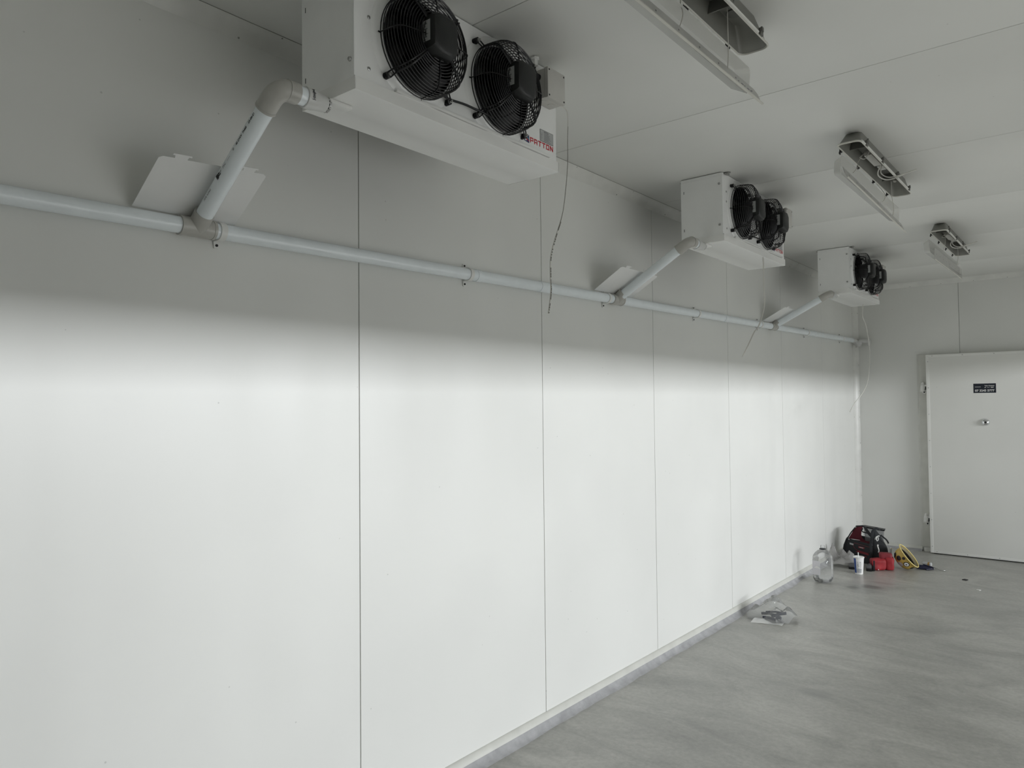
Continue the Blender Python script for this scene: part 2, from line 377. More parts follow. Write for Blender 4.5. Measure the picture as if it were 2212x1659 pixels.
def wall_back():
    b = MB(); xs = [0, 1.059, 2.259, 3.459, ROOMW]
    for a, c in zip(xs[:-1], xs[1:]):
        b.box(a+(GAP if a else 0), c-GAP, YB, YB+0.1, 0, H, 0.0015)
    b.mi = 1; b.box(0, ROOMW, YB+0.005, YB+0.12, 0, H)
    struct(keep_origin(b.build('wall_back', ['backwall', 'joint'], ang=0.3)))
wall_back()
OY0, OY1, OZ = 1.0, 8.4, 2.22
b = MB(); b.box(ROOMW, ROOMW+0.12, YF, OY0, 0, H); b.box(ROOMW, ROOMW+0.12, OY1, YB, 0, H); b.box(ROOMW, ROOMW+0.12, OY0, OY1, OZ, H)
struct(keep_origin(b.build('wall_right', 'backwall', smooth=False)))
b = MB(); b.box(-0.1, ROOMW+0.12, YF-0.1, YF, 0, H); struct(keep_origin(b.build('wall_front', 'backwall', smooth=False)))

# cover trims
def cove(b, p0, p1, a, c, bulge=0.35, n=5, t=0.003):
    """concave strip between edge offset a and edge offset c, swept p0->p1"""
    a, c = V(a), V(c); k = (a+c)*0.5*(1-bulge); prof = []
    for i in range(n+1):
        s_ = i/n; prof.append((1-s_)**2*a+2*s_*(1-s_)*k+s_*s_*c)
    prof = [q for q in prof]+[V((0, 0, 0))]
    b.loft([[V(p0)+q for q in prof], [V(p1)+q for q in prof]])
def rivets(b, p0, p1, step, nrm, r=0.0035, start=0.2):
    p0, p1 = V(p0), V(p1); d = (p1-p0); Ln = d.length; d.normalize(); s_ = start
    while s_ < Ln-0.05:
        q = p0+d*s_; b.lathe([(r, 0), (r*0.9, 0.0015), (r*0.4, 0.0028)], q, nrm, 10); s_ += step
b = MB(); cove(b, (0, YF, H), (0, YB, H), (0.040, 0, -0.0005), (0.0005, 0, -0.058)); b.mi = 1; b.box(0.0395, 0.0425, YF, YB, H-0.001, H-0.0002)
rivets(b, (0.0035, YF, H-0.05), (0.0035, YB, H-0.05), 0.62, (0.9, 0, -0.2)); rivets(b, (0.034, YF, H-0.0035), (0.034, YB, H-0.0035), 0.62, (0.2, 0, -0.9), start=0.35)
struct(b.build('trim_1', ['trim', 'joint'], ang=0.9))
b = MB(); cove(b, (0, YB, H), (ROOMW, YB, H), (0, -0.040, -0.0005), (0, -0.0005, -0.055)); b.mi = 1
rivets(b, (0.1, YB-0.0035, H-0.047), (ROOMW, YB-0.0035, H-0.047), 0.3, (0, -0.9, -0.2)); struct(b.build('trim_2', ['trim', 'joint'], ang=0.9))
b = MB(); cove(b, (0, YB, 0.06), (0, YB, H-0.05), (0.055, -0.0005, 0), (0.0005, -0.055, 0)); b.mi = 1
rivets(b, (0.050, YB-0.003, 0.06), (0.050, YB-0.003, H-0.05), 0.3, (0.1, -1, 0)); rivets(b, (0.003, YB-0.049, 0.06), (0.003, YB-0.049, H-0.05), 0.6, (1, -0.1, 0))
struct(b.build('trim_3', ['trim', 'joint'], ang=0.9))

# floor coving: white lip, then hand-trowelled cement
def coving(name, P, nrm_in, y0, y1, lip_top):
    """P(s,d,z)->world, s along the wall, d out from it"""
    b = MB(); lip = [(0.0, lip_top), (0.004, lip_top), (0.012, lip_top-0.006), (0.021, lip_top-0.026), (0.022, lip_top-0.030), (0.0, lip_top-0.030)]
    b.loft([[P(y0, d, z) for d, z in lip], [P(y1, d, z) for d, z in lip]])
    b.mi = 1; n = int((y1-y0)/0.03); rows = []
    for i in range(n+1):
        s_ = y0+(y1-y0)*i/n
        e = 0.012*noise.noise(V((s_*3.1, 0, 1)))+0.006*noise.noise(V((s_*13, 0, 2)))
        g = 0.004*noise.noise(V((s_*5.1, 4, 1)))
        rows.append([P(s_, 0, -0.002), P(s_, 0, lip_top-0.03), P(s_, 0.020+g, lip_top-0.029), P(s_, 0.026+g, lip_top*0.42), P(s_, 0.036+e*0.6, 0.010), P(s_, 0.052+e, 0.0025), P(s_, 0.064+e*1.3, -0.002)])
    b.loft(rows); struct(keep_origin(b.build(name, ['frame', 'cement'], ang=0.9)))
coving('baseboard_left', lambda s_, d, z: V((d, s_, z)), None, YF, YB, 0.063)
coving('baseboard_back', lambda s_, d, z: V((s_, YB-d, z)), None, 0.0, 0.66, 0.050)

# ------------------------------------------------------------------ cold room door in the back wall
def door():
    root = bpy.data.objects.new('door_1', None); C.objects.link(root); root.location = (0.757, 8.93, 0); struct(root)
    x0, x1, y0, y1, z0, z1 = 0.757, 2.06, 8.93, 9.015, 0.012, 2.134
    b = MB(); b.box(x0, x1, y0, y1, z0, z1, 0.004)
    # edge capping strips with rivets
    for (a, c, d, e) in ((x0-0.001, x0+0.030, z0-0.001, z1+0.001), (x1-0.03, x1+0.001, z0, z1)): b.box(a, c, y0-0.0018, y1, d, e, 0.0008)
    for (d, e) in ((z0-0.0012, z0+0.024), (z1-0.024, z1+0.0012)): b.box(x0+0.030, x1-0.03, y0-0.0018, y1, d, e, 0.0008)
    leaf = b.build('door_leaf', 'door', root)
    b = MB()
    for i in range(8): b.lathe([(0.0045, 0), (0.004, 0.001), (0.002, 0.0022)], (x0+0.018, y0-0.0018, 0.08+i*0.283), (0, -1, 0), 10)
    for i in range(5):
        for z in (z0+0.014, z1-0.014): b.lathe([(0.0045, 0), (0.004, 0.001), (0.002, 0.0022)], (x0+0.06+i*0.28, y0-0.0018, z), (0, -1, 0), 10)
    b.build('rivet', 'steel', leaf, split=True)
    # black strip standing in for the shadow in the gap below the leaf
    b = MB(); b.box(x0+0.03, x1-0.01, y0+0.02, y1-0.01, 0.001, 0.011); b.build('door_gap_shade', 'void', root)
    # frame proud of the wall
    b = MB(); fx0, fx1, fy0 = 0.668, 2.15, 9.018
    b.box(fx0, 0.80, fy0, YB+0.02, 0.052, 2.142, 0.003); b.box(2.02, fx1, fy0, YB+0.02, 0.052, 2.142, 0.003); b.box(0.80, 2.02, fy0, YB+0.02, 2.05, 2.142, 0.003)
    b.mi = 1; b.box(fx0-0.022, fx0, YB-0.004, YB+0.01, 0.05, 2.15, 0.001); b.box(fx0+.01, 0.80, YB-0.03, YB, 0.0, 0.05, .002)
    b.build('door_frame', ['frame', 'trim'], root)
    # lift-off hinges between frame and leaf
    for hz in (1.785, 0.36):
        b = MB(); hx = 0.712
        b.slab([(hx-0.034, fy0, hz-0.045), (hx+0.02, fy0, hz-0.055), (hx+0.045, fy0, hz-0.03), (hx+0.045, fy0, hz+0.045), (hx-0.022, fy0, hz+0.045)], (0, -1, 0), 0.008)
        b.lathe([(0.019, -0.036), (0.021, -0.03), (0.021, 0.022), (0.017, 0.030)], (hx, fy0-0.026, hz), (0, 0, 1), 20)
        b.lathe([(0.013, 0.030), (0.014, 0.045), (0.010, 0.056)], (hx, fy0-0.026, hz), (0, 0, 1), 16)
        b.box(hx, x0+0.004, fy0-0.038, fy0-0.016, hz-0.014, hz+0.030, 0.003)
        b.lathe([(0.017, 0), (0.017, 0.012), (0.012, 0.016)], (hx+0.012, fy0-0.006, hz-0.052), (0, -1, 0), 18)
        hg = b.build('hinge', 'white', root)
        b = MB(); b.lathe([(0.008, 0), (0.008, 0.004)], (hx+0.012, fy0-0.022, hz-0.052), (0, -1, 0), 12); b.box(hx+0.024, hx+0.034, fy0-0.044, fy0-0.036, hz-0.025, hz+0.01)
        b.build('hinge_screw', 'void', hg, split=True)
    # push release knob
    b = MB(); b.lathe([(0.037, 0), (0.037, 0.006), (0.034, 0.018), (0.027, 0.030), (0.017, 0.037), (0.012, 0.038)], (1.288, y0, 1.412), (0, -1, 0), 40)
    kb = b.build('release_knob', 'chrome', root)
    b = MB(); b.lathe([(0.011, 0), (0.010, 0.003)], (1.290, y0-0.0375, 1.411), (0, -1, 0), 20); b.build('knob_recess', 'void', kb)
    # sticker
    b = MB(); sx0, sx1, sz0, sz1 = 1.189, 1.387, 1.715, 1.812; y = y0-0.0008
    b.box(sx0-0.003, sx1+0.003, y, y0+0.0005, sz0-0.003, sz1+0.003); b.mi = 1; b.box(sx0, sx1, y-0.0003, y, sz0, sz1)
    st = b.build('phone_sticker', ['white', 'sticker'], root, smooth=False); st['label'] = 'dark navy sticker with a white phone number'
    b = MB(); u, w = (1, 0, 0), (0, 0, 1); yy = y-0.0008
    put_text(b, '07 3245 5777', 0.030, (sx0+0.014, yy, sz0+0.014), u, w, 0.0008, width=0.170)
    put_text(b, 'Take Control', 0.015, (sx0+0.098, yy, sz1-0.028), u, w, 0.0004, width=0.084)
    put_text(b, 'of', 0.015, (sx0+0.098, yy, sz1-0.046), u, w, 0.0004); put_text(b, '24/7', 0.015, (sx0+0.152, yy, sz1-0.046), u, w, 0.0004)
    b.mi = 1; random.seed(3); x = sx0+0.014
    for i in range(9): wd = 0.003+0.003*random.random(); b.add([(x, yy, sz1-0.038), (x+wd, yy, sz1-0.038), (x+wd, yy, sz1-0.031), (x, yy, sz1-0.031)], [(0, 1, 2, 3)]); x += wd+0.0016
    x = sx0+0.12
    for i in range(4): b.add([(x, yy, sz1-0.045), (x+0.004, yy, sz1-0.045), (x+0.004, yy, sz1-0.039), (x, yy, sz1-0.039)], [(0, 1, 2, 3)]); x += 0.006
    b.build('sticker_lettering', ['white', 'label'], st, smooth=False)
door()

# ------------------------------------------------------------------ unit coolers
YC = 1.333
def front_with_holes(b, x, y0, y1, z0, z1, holes, R, n=48):
    """front sheet with round fan openings"""
    ys = sorted([y0, y1]); cuts = [y0]+[(holes[0][0]+holes[1][0])/2]+[y1]
    for i, (hy, hz) in enumerate(holes):
        a, c = cuts[i], cuts[i+1]; inner = []; outer = []
        for k in range(n):
            t = 2*PI*k/n; cy, cz = math.cos(t), math.sin(t); inner.append(V((x, hy+R*cy, hz+R*cz)))
            s_ = min(((c-hy) if cy > 0 else (a-hy))/cy if abs(cy) > 1e-6 else 1e9, ((z1-hz) if cz > 0 else (z0-hz))/cz if abs(cz) > 1e-6 else 1e9)
            outer.append(V((x, hy+s_*cy, hz+s_*cz)))
        vs = inner+outer; b.add(vs, [(k, (k+1) % n, n+(k+1) % n, n+k) for k in range(n)])
        for (cy, cz) in ((c, z1), (a, z1), (a, z0), (c, z0)):   # corners
            best = sorted(range(n), key=lambda k: (outer[k]-V((x, cy, cz))).length)[:2]
            b.add([outer[best[0]], outer[best[1]], V((x, cy, cz))], [(0, 1, 2)])
def make_cooler():
    y0, y1 = YC, YC+1.002; xb, xf = 0.352, 0.607; z0, z1 = 2.596, H-0.003
    root = thing('unit_cooler', 'white twin-fan ceiling cooler with fully readable red lettering, nearest and largest of the three', 'cooler', (0.485, (y0+y1)/2, 2.558), 'twin-fan coolers hung under the ceiling')
    holes = [(y0+0.248, 2.770), (y0+0.650, 2.770)]; R = 0.148
    b = MB(); front_with_holes(b, xf, y0, y1, z0, z1, holes, R)
    t = 0.0015
    b.box(xb, xf-0.0005, y0, y0+t, z0, z1); b.box(xb, xf-0.0005, y1-t, y1, z0, z1); b.box(xb, xf-0.0005, y0, y1, z1-t, z1)
    b.box(xb, xb+0.014, y0+0.003, y0+0.02, z0, z1-0.003); b.box(xb, xb+0.014, y1-0.02, y1-0.003, z0, z1-0.003)
    b.box(xb+0.004, xf-0.002, y0-0.0025, y0, z1-0.018, z1-0.0005, 0.001)     # folded top flange on the side
    for hy, hz in holes:   # pressed bellmouth around each fan
        b.lathe([(R+0.040, 0.0), (R+0.034, 0.004), (R+0.026, 0.006), (R+0.018, 0.006), (R+0.010, 0.010), (R+0.003, 0.016), (R-0.001, 0.016), (R-0.001, -0.05)], (xf-0.0005, hy, hz), (1, 0, 0), 48, cap=False)
    cas = b.build('casing', 'cooler', root, ang=0.5)
    b = MB()
    for (y, z) in ((y0+0.055, z1-0.10), (y0+0.055, z0+0.045), (y0+0.055, z0+0.20)): b.lathe([(0.006, 0), (0.0055, 0.0015), (0.003, 0.003)], (xf, y, z), (1, 0, 0), 12)
    b.lathe([(0.006, 0), (0.003, 0.003)], (xf, y1-0.130, z0+0.013), (1, 0, 0), 12)
    for z in (z1-0.062, z0+0.060): b.lathe([(0.007, 0), (0.007, 0.002), (0.005, 0.006)], (xf-0.018, y0, z), (0, -1, 0), 10)
    b.build('casing_screw', 'steel', cas, split=True)
    b = MB(); b.box(xf-0.001, xf+0.0009, y0+0.010, y0+0.054, z0-0.0015, z0+0.0025)
    for z in (z1-0.085, z0+0.05): b.box(xb+0.017, xb+0.020, y0-0.0006, y0+0.001, z, z+0.016)
    b.build('casing_slot', 'void', cas, split=True)
    # finned coil block inside
    b = MB(); b.box(xb+0.012, 0.50, y0+0.01, y1-0.01, z0, z1-0.01); b.mi = 1
    for i in range(80):
        y = y0+0.014+i*0.0122; b.box(xb+0.004, xb+0.013, y, y+0.001, z0+0.01, z1-0.02)
    b.build('coil', ['void', 'fin'], root, smooth=False)
    # drip tray: folded sheet pan with two-slope bottom
    b = MB(); a0, a1 = y0-0.002, y1+0.006; xa, xc = 0.358, 0.6135
    sec = [(xa, 2.5625), (0.458, 2.5620), (0.462, 2.5605), (xc-0.001, 2.5605), (xc, 2.5615), (xc, 2.601), (xc-0.0035, 2.601), (xc-0.0045, 2.566), (xa+0.004, 2.568), (xa+0.003, 2.601), (xa, 2.601)]
    b.loft([[V((x, a0, z)) for x, z in sec], [V((x, a1, z)) for x, z in sec]], False, False)
    b.box(xa, xc, a0-0.0012, a0+0.001, 2.5605, 2.598); b.box(xa, xc, a1-0.001, a1+0.0012, 2.5605, 2.601)
    b.box(xf, xf+0.0125, y0+0.155, y1-0.055, 2.603, 2.6115, 0.001)
    tr = b.build('drip_tray', 'tray', root)
    # drain outlet boss beneath the tray
    b = MB(); b.box(0.468, 0.508, a0-0.008, a0+0.075, 2.549, 2.561, 0.004); b.build('drain_boss', 'white', tr)
    # fans
    for hy, hz in holes:
        b = MB()
        wr = 0.0019; prof = [(0.157, 0.012), (0.157, 0.023), (0.1565, 0.034), (0.156, 0.045), (0.155, 0.056), (0.1535, 0.067), (0.150, 0.077), (0.144, 0.085), (0.136, 0.090), (0.127, 0.0925), (0.118, 0.0945), (0.109, 0.096), (0.100, 0.097), (0.091, 0.098), (0.082, 0.0985), (0.073, 0.099), (0.064, 0.0995), (0.055, 0.1), (0.046, 0.1)]
        for (r, h) in prof:
            b.tube([(xf+h, hy+r*math.cos(2*PI*k/44), hz+r*math.sin(2*PI*k/44)) for k in range(44)], wr, 5, closed=True)
        for k in range(8):
            a = 2*PI*k/8+0.05; cy, sy = math.cos(a), math.sin(a)
            b.tube([(xf+h+0.002, hy+(r+0.001)*cy, hz+(r+0.001)*sy) for r, h in prof], 0.0019, 6)
            if k in (0, 2, 4, 6): b.tube([(xf+0.010, hy+0.153*cy, hz+0.153*sy), (xf+0.011, hy+0.165*cy, hz+0.165*sy)], 0.0026, 6)
        for k in range(4):
            a = PI/4+PI/2*k
            for da in (-0.035, 0.035):
                c2, s2 = math.cos(a+da), math.sin(a+da)
                b.tube([(xf+h+0.003, hy+(r+0.001)*c2, hz+(r+0.001)*s2) for r, h in prof[1:]]+[(xf+0.090, hy+0.03*c2, hz+0.03*s2)], 0.0024, 6)
            # arm looping round the mounting stud
            c1, s1 = math.cos(a), math.sin(a); pts = []
            for t in range(9):
                ph = PI*t/8; rr = 0.184+0.008*math.sin(ph); tt = 0.008*math.cos(ph); pts.append((xf+0.019, hy+rr*c1-tt*s1, hz+rr*s1+tt*c1))
            b.tube([(xf+0.030, hy+0.155*c1-0.006*s1, hz+0.155*s1+0.006*c1)]+pts+[(xf+0.030, hy+0.155*c1+0.006*s1, hz+0.155*s1-0.006*c1)], 0.0026, 6)
        fan = b.build('fan_guard', 'wire', root)
        b = MB()
        b.lathe([(R-0.0025, -0.055), (R-0.0025, 0.0165), (R+0.0005, 0.0168)], (xf, hy, hz), (1, 0, 0), 48, cap=False)
        for k in range(7):
            a0_ = 2*PI*k/7+0.3; vs = []; ni, nj = 6, 4
            for i in range(ni+1):
                r = 0.045+0.097*i/ni; span = 0.55+0.25*i/ni; sw = 0.25*(i/ni)**1.5
                for j in range(nj+1):
                    ph = a0_+sw+span*j/nj; vs.append(V((xf-0.012+0.034*(j/nj)-0.01*(i/ni), hy+r*math.cos(ph), hz+r*math.sin(ph))))
            fs = [(i*(nj+1)+j, i*(nj+1)+j+1, (i+1)*(nj+1)+j+1, (i+1)*(nj+1)+j) for i in range(ni) for j in range(nj)]
            t_ = len(vs); vs2 = [v+V((0.002, 0, 0)) for v in vs]; b.add(vs, fs); b.add(vs2, fs)
        b.lathe([(0.05, -0.03), (0.052, 0.0), (0.05, 0.01)], (xf, hy, hz), (1, 0, 0), 28)
        b.build('fan_blades', 'black', fan)
        b = MB(); b.lathe([(0.058, 0.0), (0.060, 0.02), (0.060, 0.055), (0.054, 0.066), (0.048, 0.070)], (xf+0.012, hy, hz), (1, 0, 0), 32)
        b.mi = 1
        def octa(w, h, c): return [(w/2-c, h/2), (-w/2+c, h/2), (-w/2, h/2-c*0.7), (-w/2, -h/2+c), (-w/2+c*1.5, -h/2), (w/2-c, -h/2), (w/2, -h/2+c), (w/2, h/2-c)]
        lp = []
        for (h, w, hh, c) in ((0.078, 0.098, 0.116, 0.012), (0.084, 0.104, 0.124, 0.012), (0.122, 0.104, 0.124, 0.014), (0.136, 0.098, 0.117, 0.018), (0.141, 0.084, 0.10, 0.018)):
            lp.append([V((xf+h, hy-0.002+p, hz+0.0+q)) for p, q in octa(w, hh, c)])
        b.loft(lp)
        mo = b.build('fan_motor', ['black', 'blackcap'], fan, ang=0.7)
        b = MB(); yl = hy-0.002-0.052-0.0006; b.box(xf+0.086, xf+0.118, yl, yl+0.0004, hz-0.026, hz+0.038); b.mi = 1
        for i in range(7): b.box(xf+0.089, xf+0.089+0.010+0.014*((i*37 % 5)/5), yl-0.0003, yl, hz-0.022+i*0.008, hz-0.022+i*0.008+0.0025)
        ml = b.build('motor_label', ['label', 'greyink'], fan, smooth=False); ml['label'] = 'pale grey rating label'
        for k in range(4):
            a = PI/4+PI/2*k; c = V((xf, hy+0.184*math.cos(a), hz+0.184*math.sin(a)))
            b = MB()
            for h in (0.0, 0.0065, 0.013): b.lathe([(0.0085, h), (0.0105, h+0.001), (0.0105, h+0.0035), (0.0075, h+0.005)], c, (1, 0, 0), 18)
            b.lathe([(0.0075, 0.0), (0.0075, 0.018)], c, (1, 0, 0), 14)
            b.mi = 1; b.lathe([(0.0085, 0.018), (0.0085, 0.020), (0.006, 0.0205), (0.006, 0.0255), (0.0035, 0.026), (0.0035, 0.031)], c, (1, 0, 0), 12)
            b.build('mounting_stud', ['black', 'steel'], fan)
    # cable linking the two fans
    b = MB(); h0, h1 = holes
    b.tube(catmull([(xf+0.060, h0[0]+0.02, h0[1]-0.115), (xf+0.03, h0[0]+0.10, h0[1]-0.128), (xf+0.022, (h0[0]+h1[0])/2, h0[1]-0.118), (xf+0.026, h1[0]-0.12, h1[1]-0.120), (xf+0.05, h1[0]-0.06, h1[1]-0.13), (xf+0.088, h1[0]+0.0, h1[1]-0.09), (xf+0.088, h1[0], h1[1]-0.055)]), 0.004, 8)
    b.tube(catmull([(xf+0.09, h0[0]+0.01, h0[1]-0.055), (xf+0.095, h0[0]+0.01, h0[1]-0.11), (xf+0.060, h0[0]+0.02, h0[1]-0.12)]), 0.004, 8)
    b.build('fan_cable', 'black', root)
    # junction box at the far upper corner
    b = MB(); bx0, bx1, by0, by1, bz0, bz1 = xf+0.001, 0.682, y0+0.850, y0+0.962, 2.795, 2.912
    b.box(bx0, bx1-0.017, by0+0.002, by1-0.002, bz0+0.002, bz1-0.002, 0.003); b.box(bx1-0.0165, bx1, by0, by1, bz0, bz1, 0.004)
    for z in (bz0+0.03, bz0+0.085): b.lathe([(0.015, 0), (0.015, 0.001), (0.0135, 0.001)], (bx0+0.028, by0+0.002, z), (0, -1, 0), 24)
    for y in (by0+0.03, by1-0.035): b.lathe([(0.014, 0), (0.014, 0.001), (0.0125, 0.001)], (bx0+0.030, y, bz0+0.002), (0, 0, -1), 24)
    jb = b.build('junction_box', 'box', root)
    b = MB()
    for y in (by0+0.009, by1-0.009):
        for z in (bz0+0.010, bz1-0.010): b.lathe([(0.0036, 0), (0.0036, 0.0008)], (bx1, y, z), (1, 0, 0), 10)
    b.lathe([(0.013, 0), (0.013, 0.016), (0.009, 0.02), (0.005, 0.05)], (bx0+0.028, by0+0.002, bz0+0.085), (0, -1, 0), 16)
    b.build('box_screw', 'void', jb, split=True)
    b = MB(); yb_ = by0-0.03
    b.box(bx0-0.002, bx0+0.012, yb_, by1-0.03, bz1-0.004, bz1+0.012, 0.001); b.lathe([(0.011, 0), (0.011, 0.024), (0.017, 0.026), (0.017, 0.03)], (bx0+0.024, yb_+0.018, bz1+0.010), (0, 0, 1), 6)
    b.build('hanging_bracket', 'tray', root)
    for (yy) in (y0+0.035,):
        b = MB(); b.box(xf, xf+0.022, yy-0.014, yy+0.014, z1-0.006, z1-0.003); b.lathe([(0.011, 0), (0.011, 0.010), (0.016, 0.011), (0.016, 0.0135)], (xf+0.020, yy, z1-0.0125), (0, 0, 1), 14)
        b.box(xb-0.018, xb, yy-0.008, yy+0.008, z1-0.006, z1-0.003); b.build('hanging_bracket', 'steel', root, split=True)
    # brand lettering, emblem, rating plate on the front sheet
    x = xf+0.0006
    def quad(b, ya, za, yb, zb): b.add([(x, ya, za), (x, yb, za), (x, yb, zb), (x, ya, zb)], [(0, 1, 2, 3)])
    b = MB(); ya = y0+0.833; lw = 0.0205; gp = 0.0049; hh = 0.0210; zb = 2.6345; t = 0.0048
    for i, chh in enumerate('PATTON'):
        a = ya+i*(lw+gp); c = a+lw; tp = zb+hh
        if chh == 'P': quad(b, a, zb, a+t, tp); quad(b, a+t, tp-t, c, tp); quad(b, c-t, zb+0.0070, c, tp-t); quad(b, a+t, zb+0.0070, c-t, zb+0.0070+t*0.8)
        if chh == 'A': quad(b, a, zb, a+t, tp); quad(b, c-t, zb, c, tp-0.003); quad(b, a+t, tp-t, c-0.003, tp); quad(b, a+t, zb+0.006, c-t, zb+0.006+t*0.8)
        if chh == 'T': quad(b, a-0.001, tp-t, c+0.001, tp); quad(b, (a+c)/2-t/2, zb, (a+c)/2+t/2, tp-t)
        if chh == 'O': quad(b, a, zb, a+t, tp); quad(b, c-t, zb, c, tp); quad(b, a+t, zb, c-t, zb+t); quad(b, a+t, tp-t, c-t, tp)
        if chh == 'N':
            quad(b, a, zb, a+t, tp); quad(b, c-t, zb, c, tp); b.add([(x, a+t, tp), (x, a+t, tp-0.008), (x, c-t, zb), (x, c-t, zb+0.008)], [(0, 1, 2, 3)])
    lt = b.build('brand_lettering', 'red', root, smooth=False); lt['label'] = 'red block lettering'
    b = MB(); e0 = y0+0.797; e1 = y0+0.827; zz = 2.629
    b.add([(x, e0, zz+0.004), (x, e1, zz), (x, e1, zz+0.030), (x, e1-0.013, zz+0.031), (x, e0+0.006, zz+0.020)], [(0, 1, 2, 3, 4)])
    b.mi = 1; x += 0.0004; b.add([(x, e0+0.006, zz+0.015), (x, e0+0.012, zz+0.019), (x, e1-0.002, zz+0.010), (x, e1-0.002, zz+0.006)], [(0, 1, 2, 3)])
    b.mi = 2; b.add([(x, e0+0.007, zz+0.021), (x, e0+0.013, zz+0.024), (x, e1, zz+0.016), (x, e1, zz+0.013)], [(0, 1, 2, 3)])
    b.mi = 3; b.add([(x, e0+0.009+0.006*math.cos(2*PI*k/14), zz+0.009+0.0032*math.sin(2*PI*k/14)) for k in range(14)], [tuple(range(14))])
    b.add([(x, e0+0.008, zz+0.028), (x, e0+0.018, zz+0.030), (x, e0+0.020, zz+0.022)], [(0, 1, 2)])
    em = b.build('brand_emblem', ['navy', 'red', 'cyan', 'white'], root, smooth=False); em['label'] = 'blue square emblem'
    x = xf+0.0006; b = MB(); p0, p1, q0, q1 = y0+0.896, y0+0.982, 2.6585, 2.705
    b.mi = 1; quad(b, p0, q0, p1, q1); x += 0.0004; b.mi = 0; quad(b, p0+0.0015, q0+0.0015, p1-0.0015, q1-0.0015); x += 0.0004
    b.mi = 2; put_text(b, 'PATTON', 0.0075, (x, p0+0.024, q1-0.010), (0, 1, 0), (0, 0, 1), 0.0002)
    random.seed(11)
    for i in range(7):
        z = q1-0.015-i*0.0042; quad(b, p0+0.006, z, p0+0.006+0.010*(0.5+random.random()*0.5), z+0.0012); quad(b, p0+0.026, z, p0+0.026+0.05*(0.4+random.random()*0.6), z+0.0012)
    b.build('rating_plate', ['label', 'ink', 'greyink'], root, smooth=False)
    return root
cooler = make_cooler()
dup(cooler, (0, 2.618, 0), 'white twin-fan ceiling cooler, middle one of the row, above the second branch pipe')
dup(cooler, (0, 5.235, 0), 'white twin-fan ceiling cooler, farthest and smallest, by the back corner')

# loose cables hanging from the coolers
def cable(name, pts, r, label, flat=0.6, mtl='cable'):
    b = MB(); b.tube(catmull(pts, 8), r, 8, squash=flat); o = b.build(name, mtl); tag(o, label, 'cable', 'cables hanging loose from the coolers'); return o
c1 = [(0.66, 2.290, 2.800), (0.662, 2.325, 2.797), (0.655, 2.350, 2.775), (0.64, 2.368, 2.696), (0.64, 2.365, 2.584), (0.64, 2.343, 2.449), (0.64, 2.320, 2.371), (0.64, 2.281, 2.291), (0.64, 2.246, 2.205), (0.64, 2.242, 2.124), (0.64, 2.244, 2.071), (0.64, 2.226, 1.985)]
root = thing('hanging_cable', 'pale flat cable hanging from the nearest cooler across the drain pipe', 'cable', (0.64, 2.25, 1.98), 'cables hanging loose from the coolers')
b = MB(); b.tube(catmull(c1, 8), [0.0028 if i < 56 else 0.0042 for i in range(8*11+1)], 8, squash=0.6); b.build('cable_sheath', 'cable', root)
b = MB(); cc = catmull(c1, 8); random.seed(5)
for i in range(20, len(cc)-1):
    p, q = cc[i], cc[i+1]; wdt = 0.0007 if i < 50 else 0.0016
    if i < 50 or random.random() < 0.8:
        off = V((0.0036, -0.0012, 0)) if i >= 50 else V((0.0021, -0.0016, 0)); b.tube([p+off, p.lerp(q, 0.95 if i < 50 else 0.4+0.5*random.random())+off], wdt, 5)
b.build('cable_stripe', 'cableprint', root, split=False)
cable('hanging_cable', [(0.607, 4.569, 2.559), (0.607, 4.574, 2.50), (0.600, 4.590, 2.40), (0.600, 4.600, 2.28), (0.598, 4.560, 2.19), (0.592, 4.500, 2.11), (0.590, 4.440, 2.075), (0.585, 4.345, 1.985), (0.585, 4.258, 1.915)], 0.0042, 'white cable hanging from the middle cooler, curling left at its end', 0.9)
cable('hanging_cable', [(0.506, 7.416, 2.559), (0.50, 7.412, 2.444), (0.50, 7.528, 2.365), (0.50, 7.624, 2.203), (0.50, 7.647, 2.074), (0.50, 7.556, 1.852), (0.50, 7.375, 1.731), (0.50, 7.044, 1.616), (0.50, 6.902, 1.547)], 0.0034, 'thin white cable hanging from the farthest cooler in front of the back corner', 1.0)

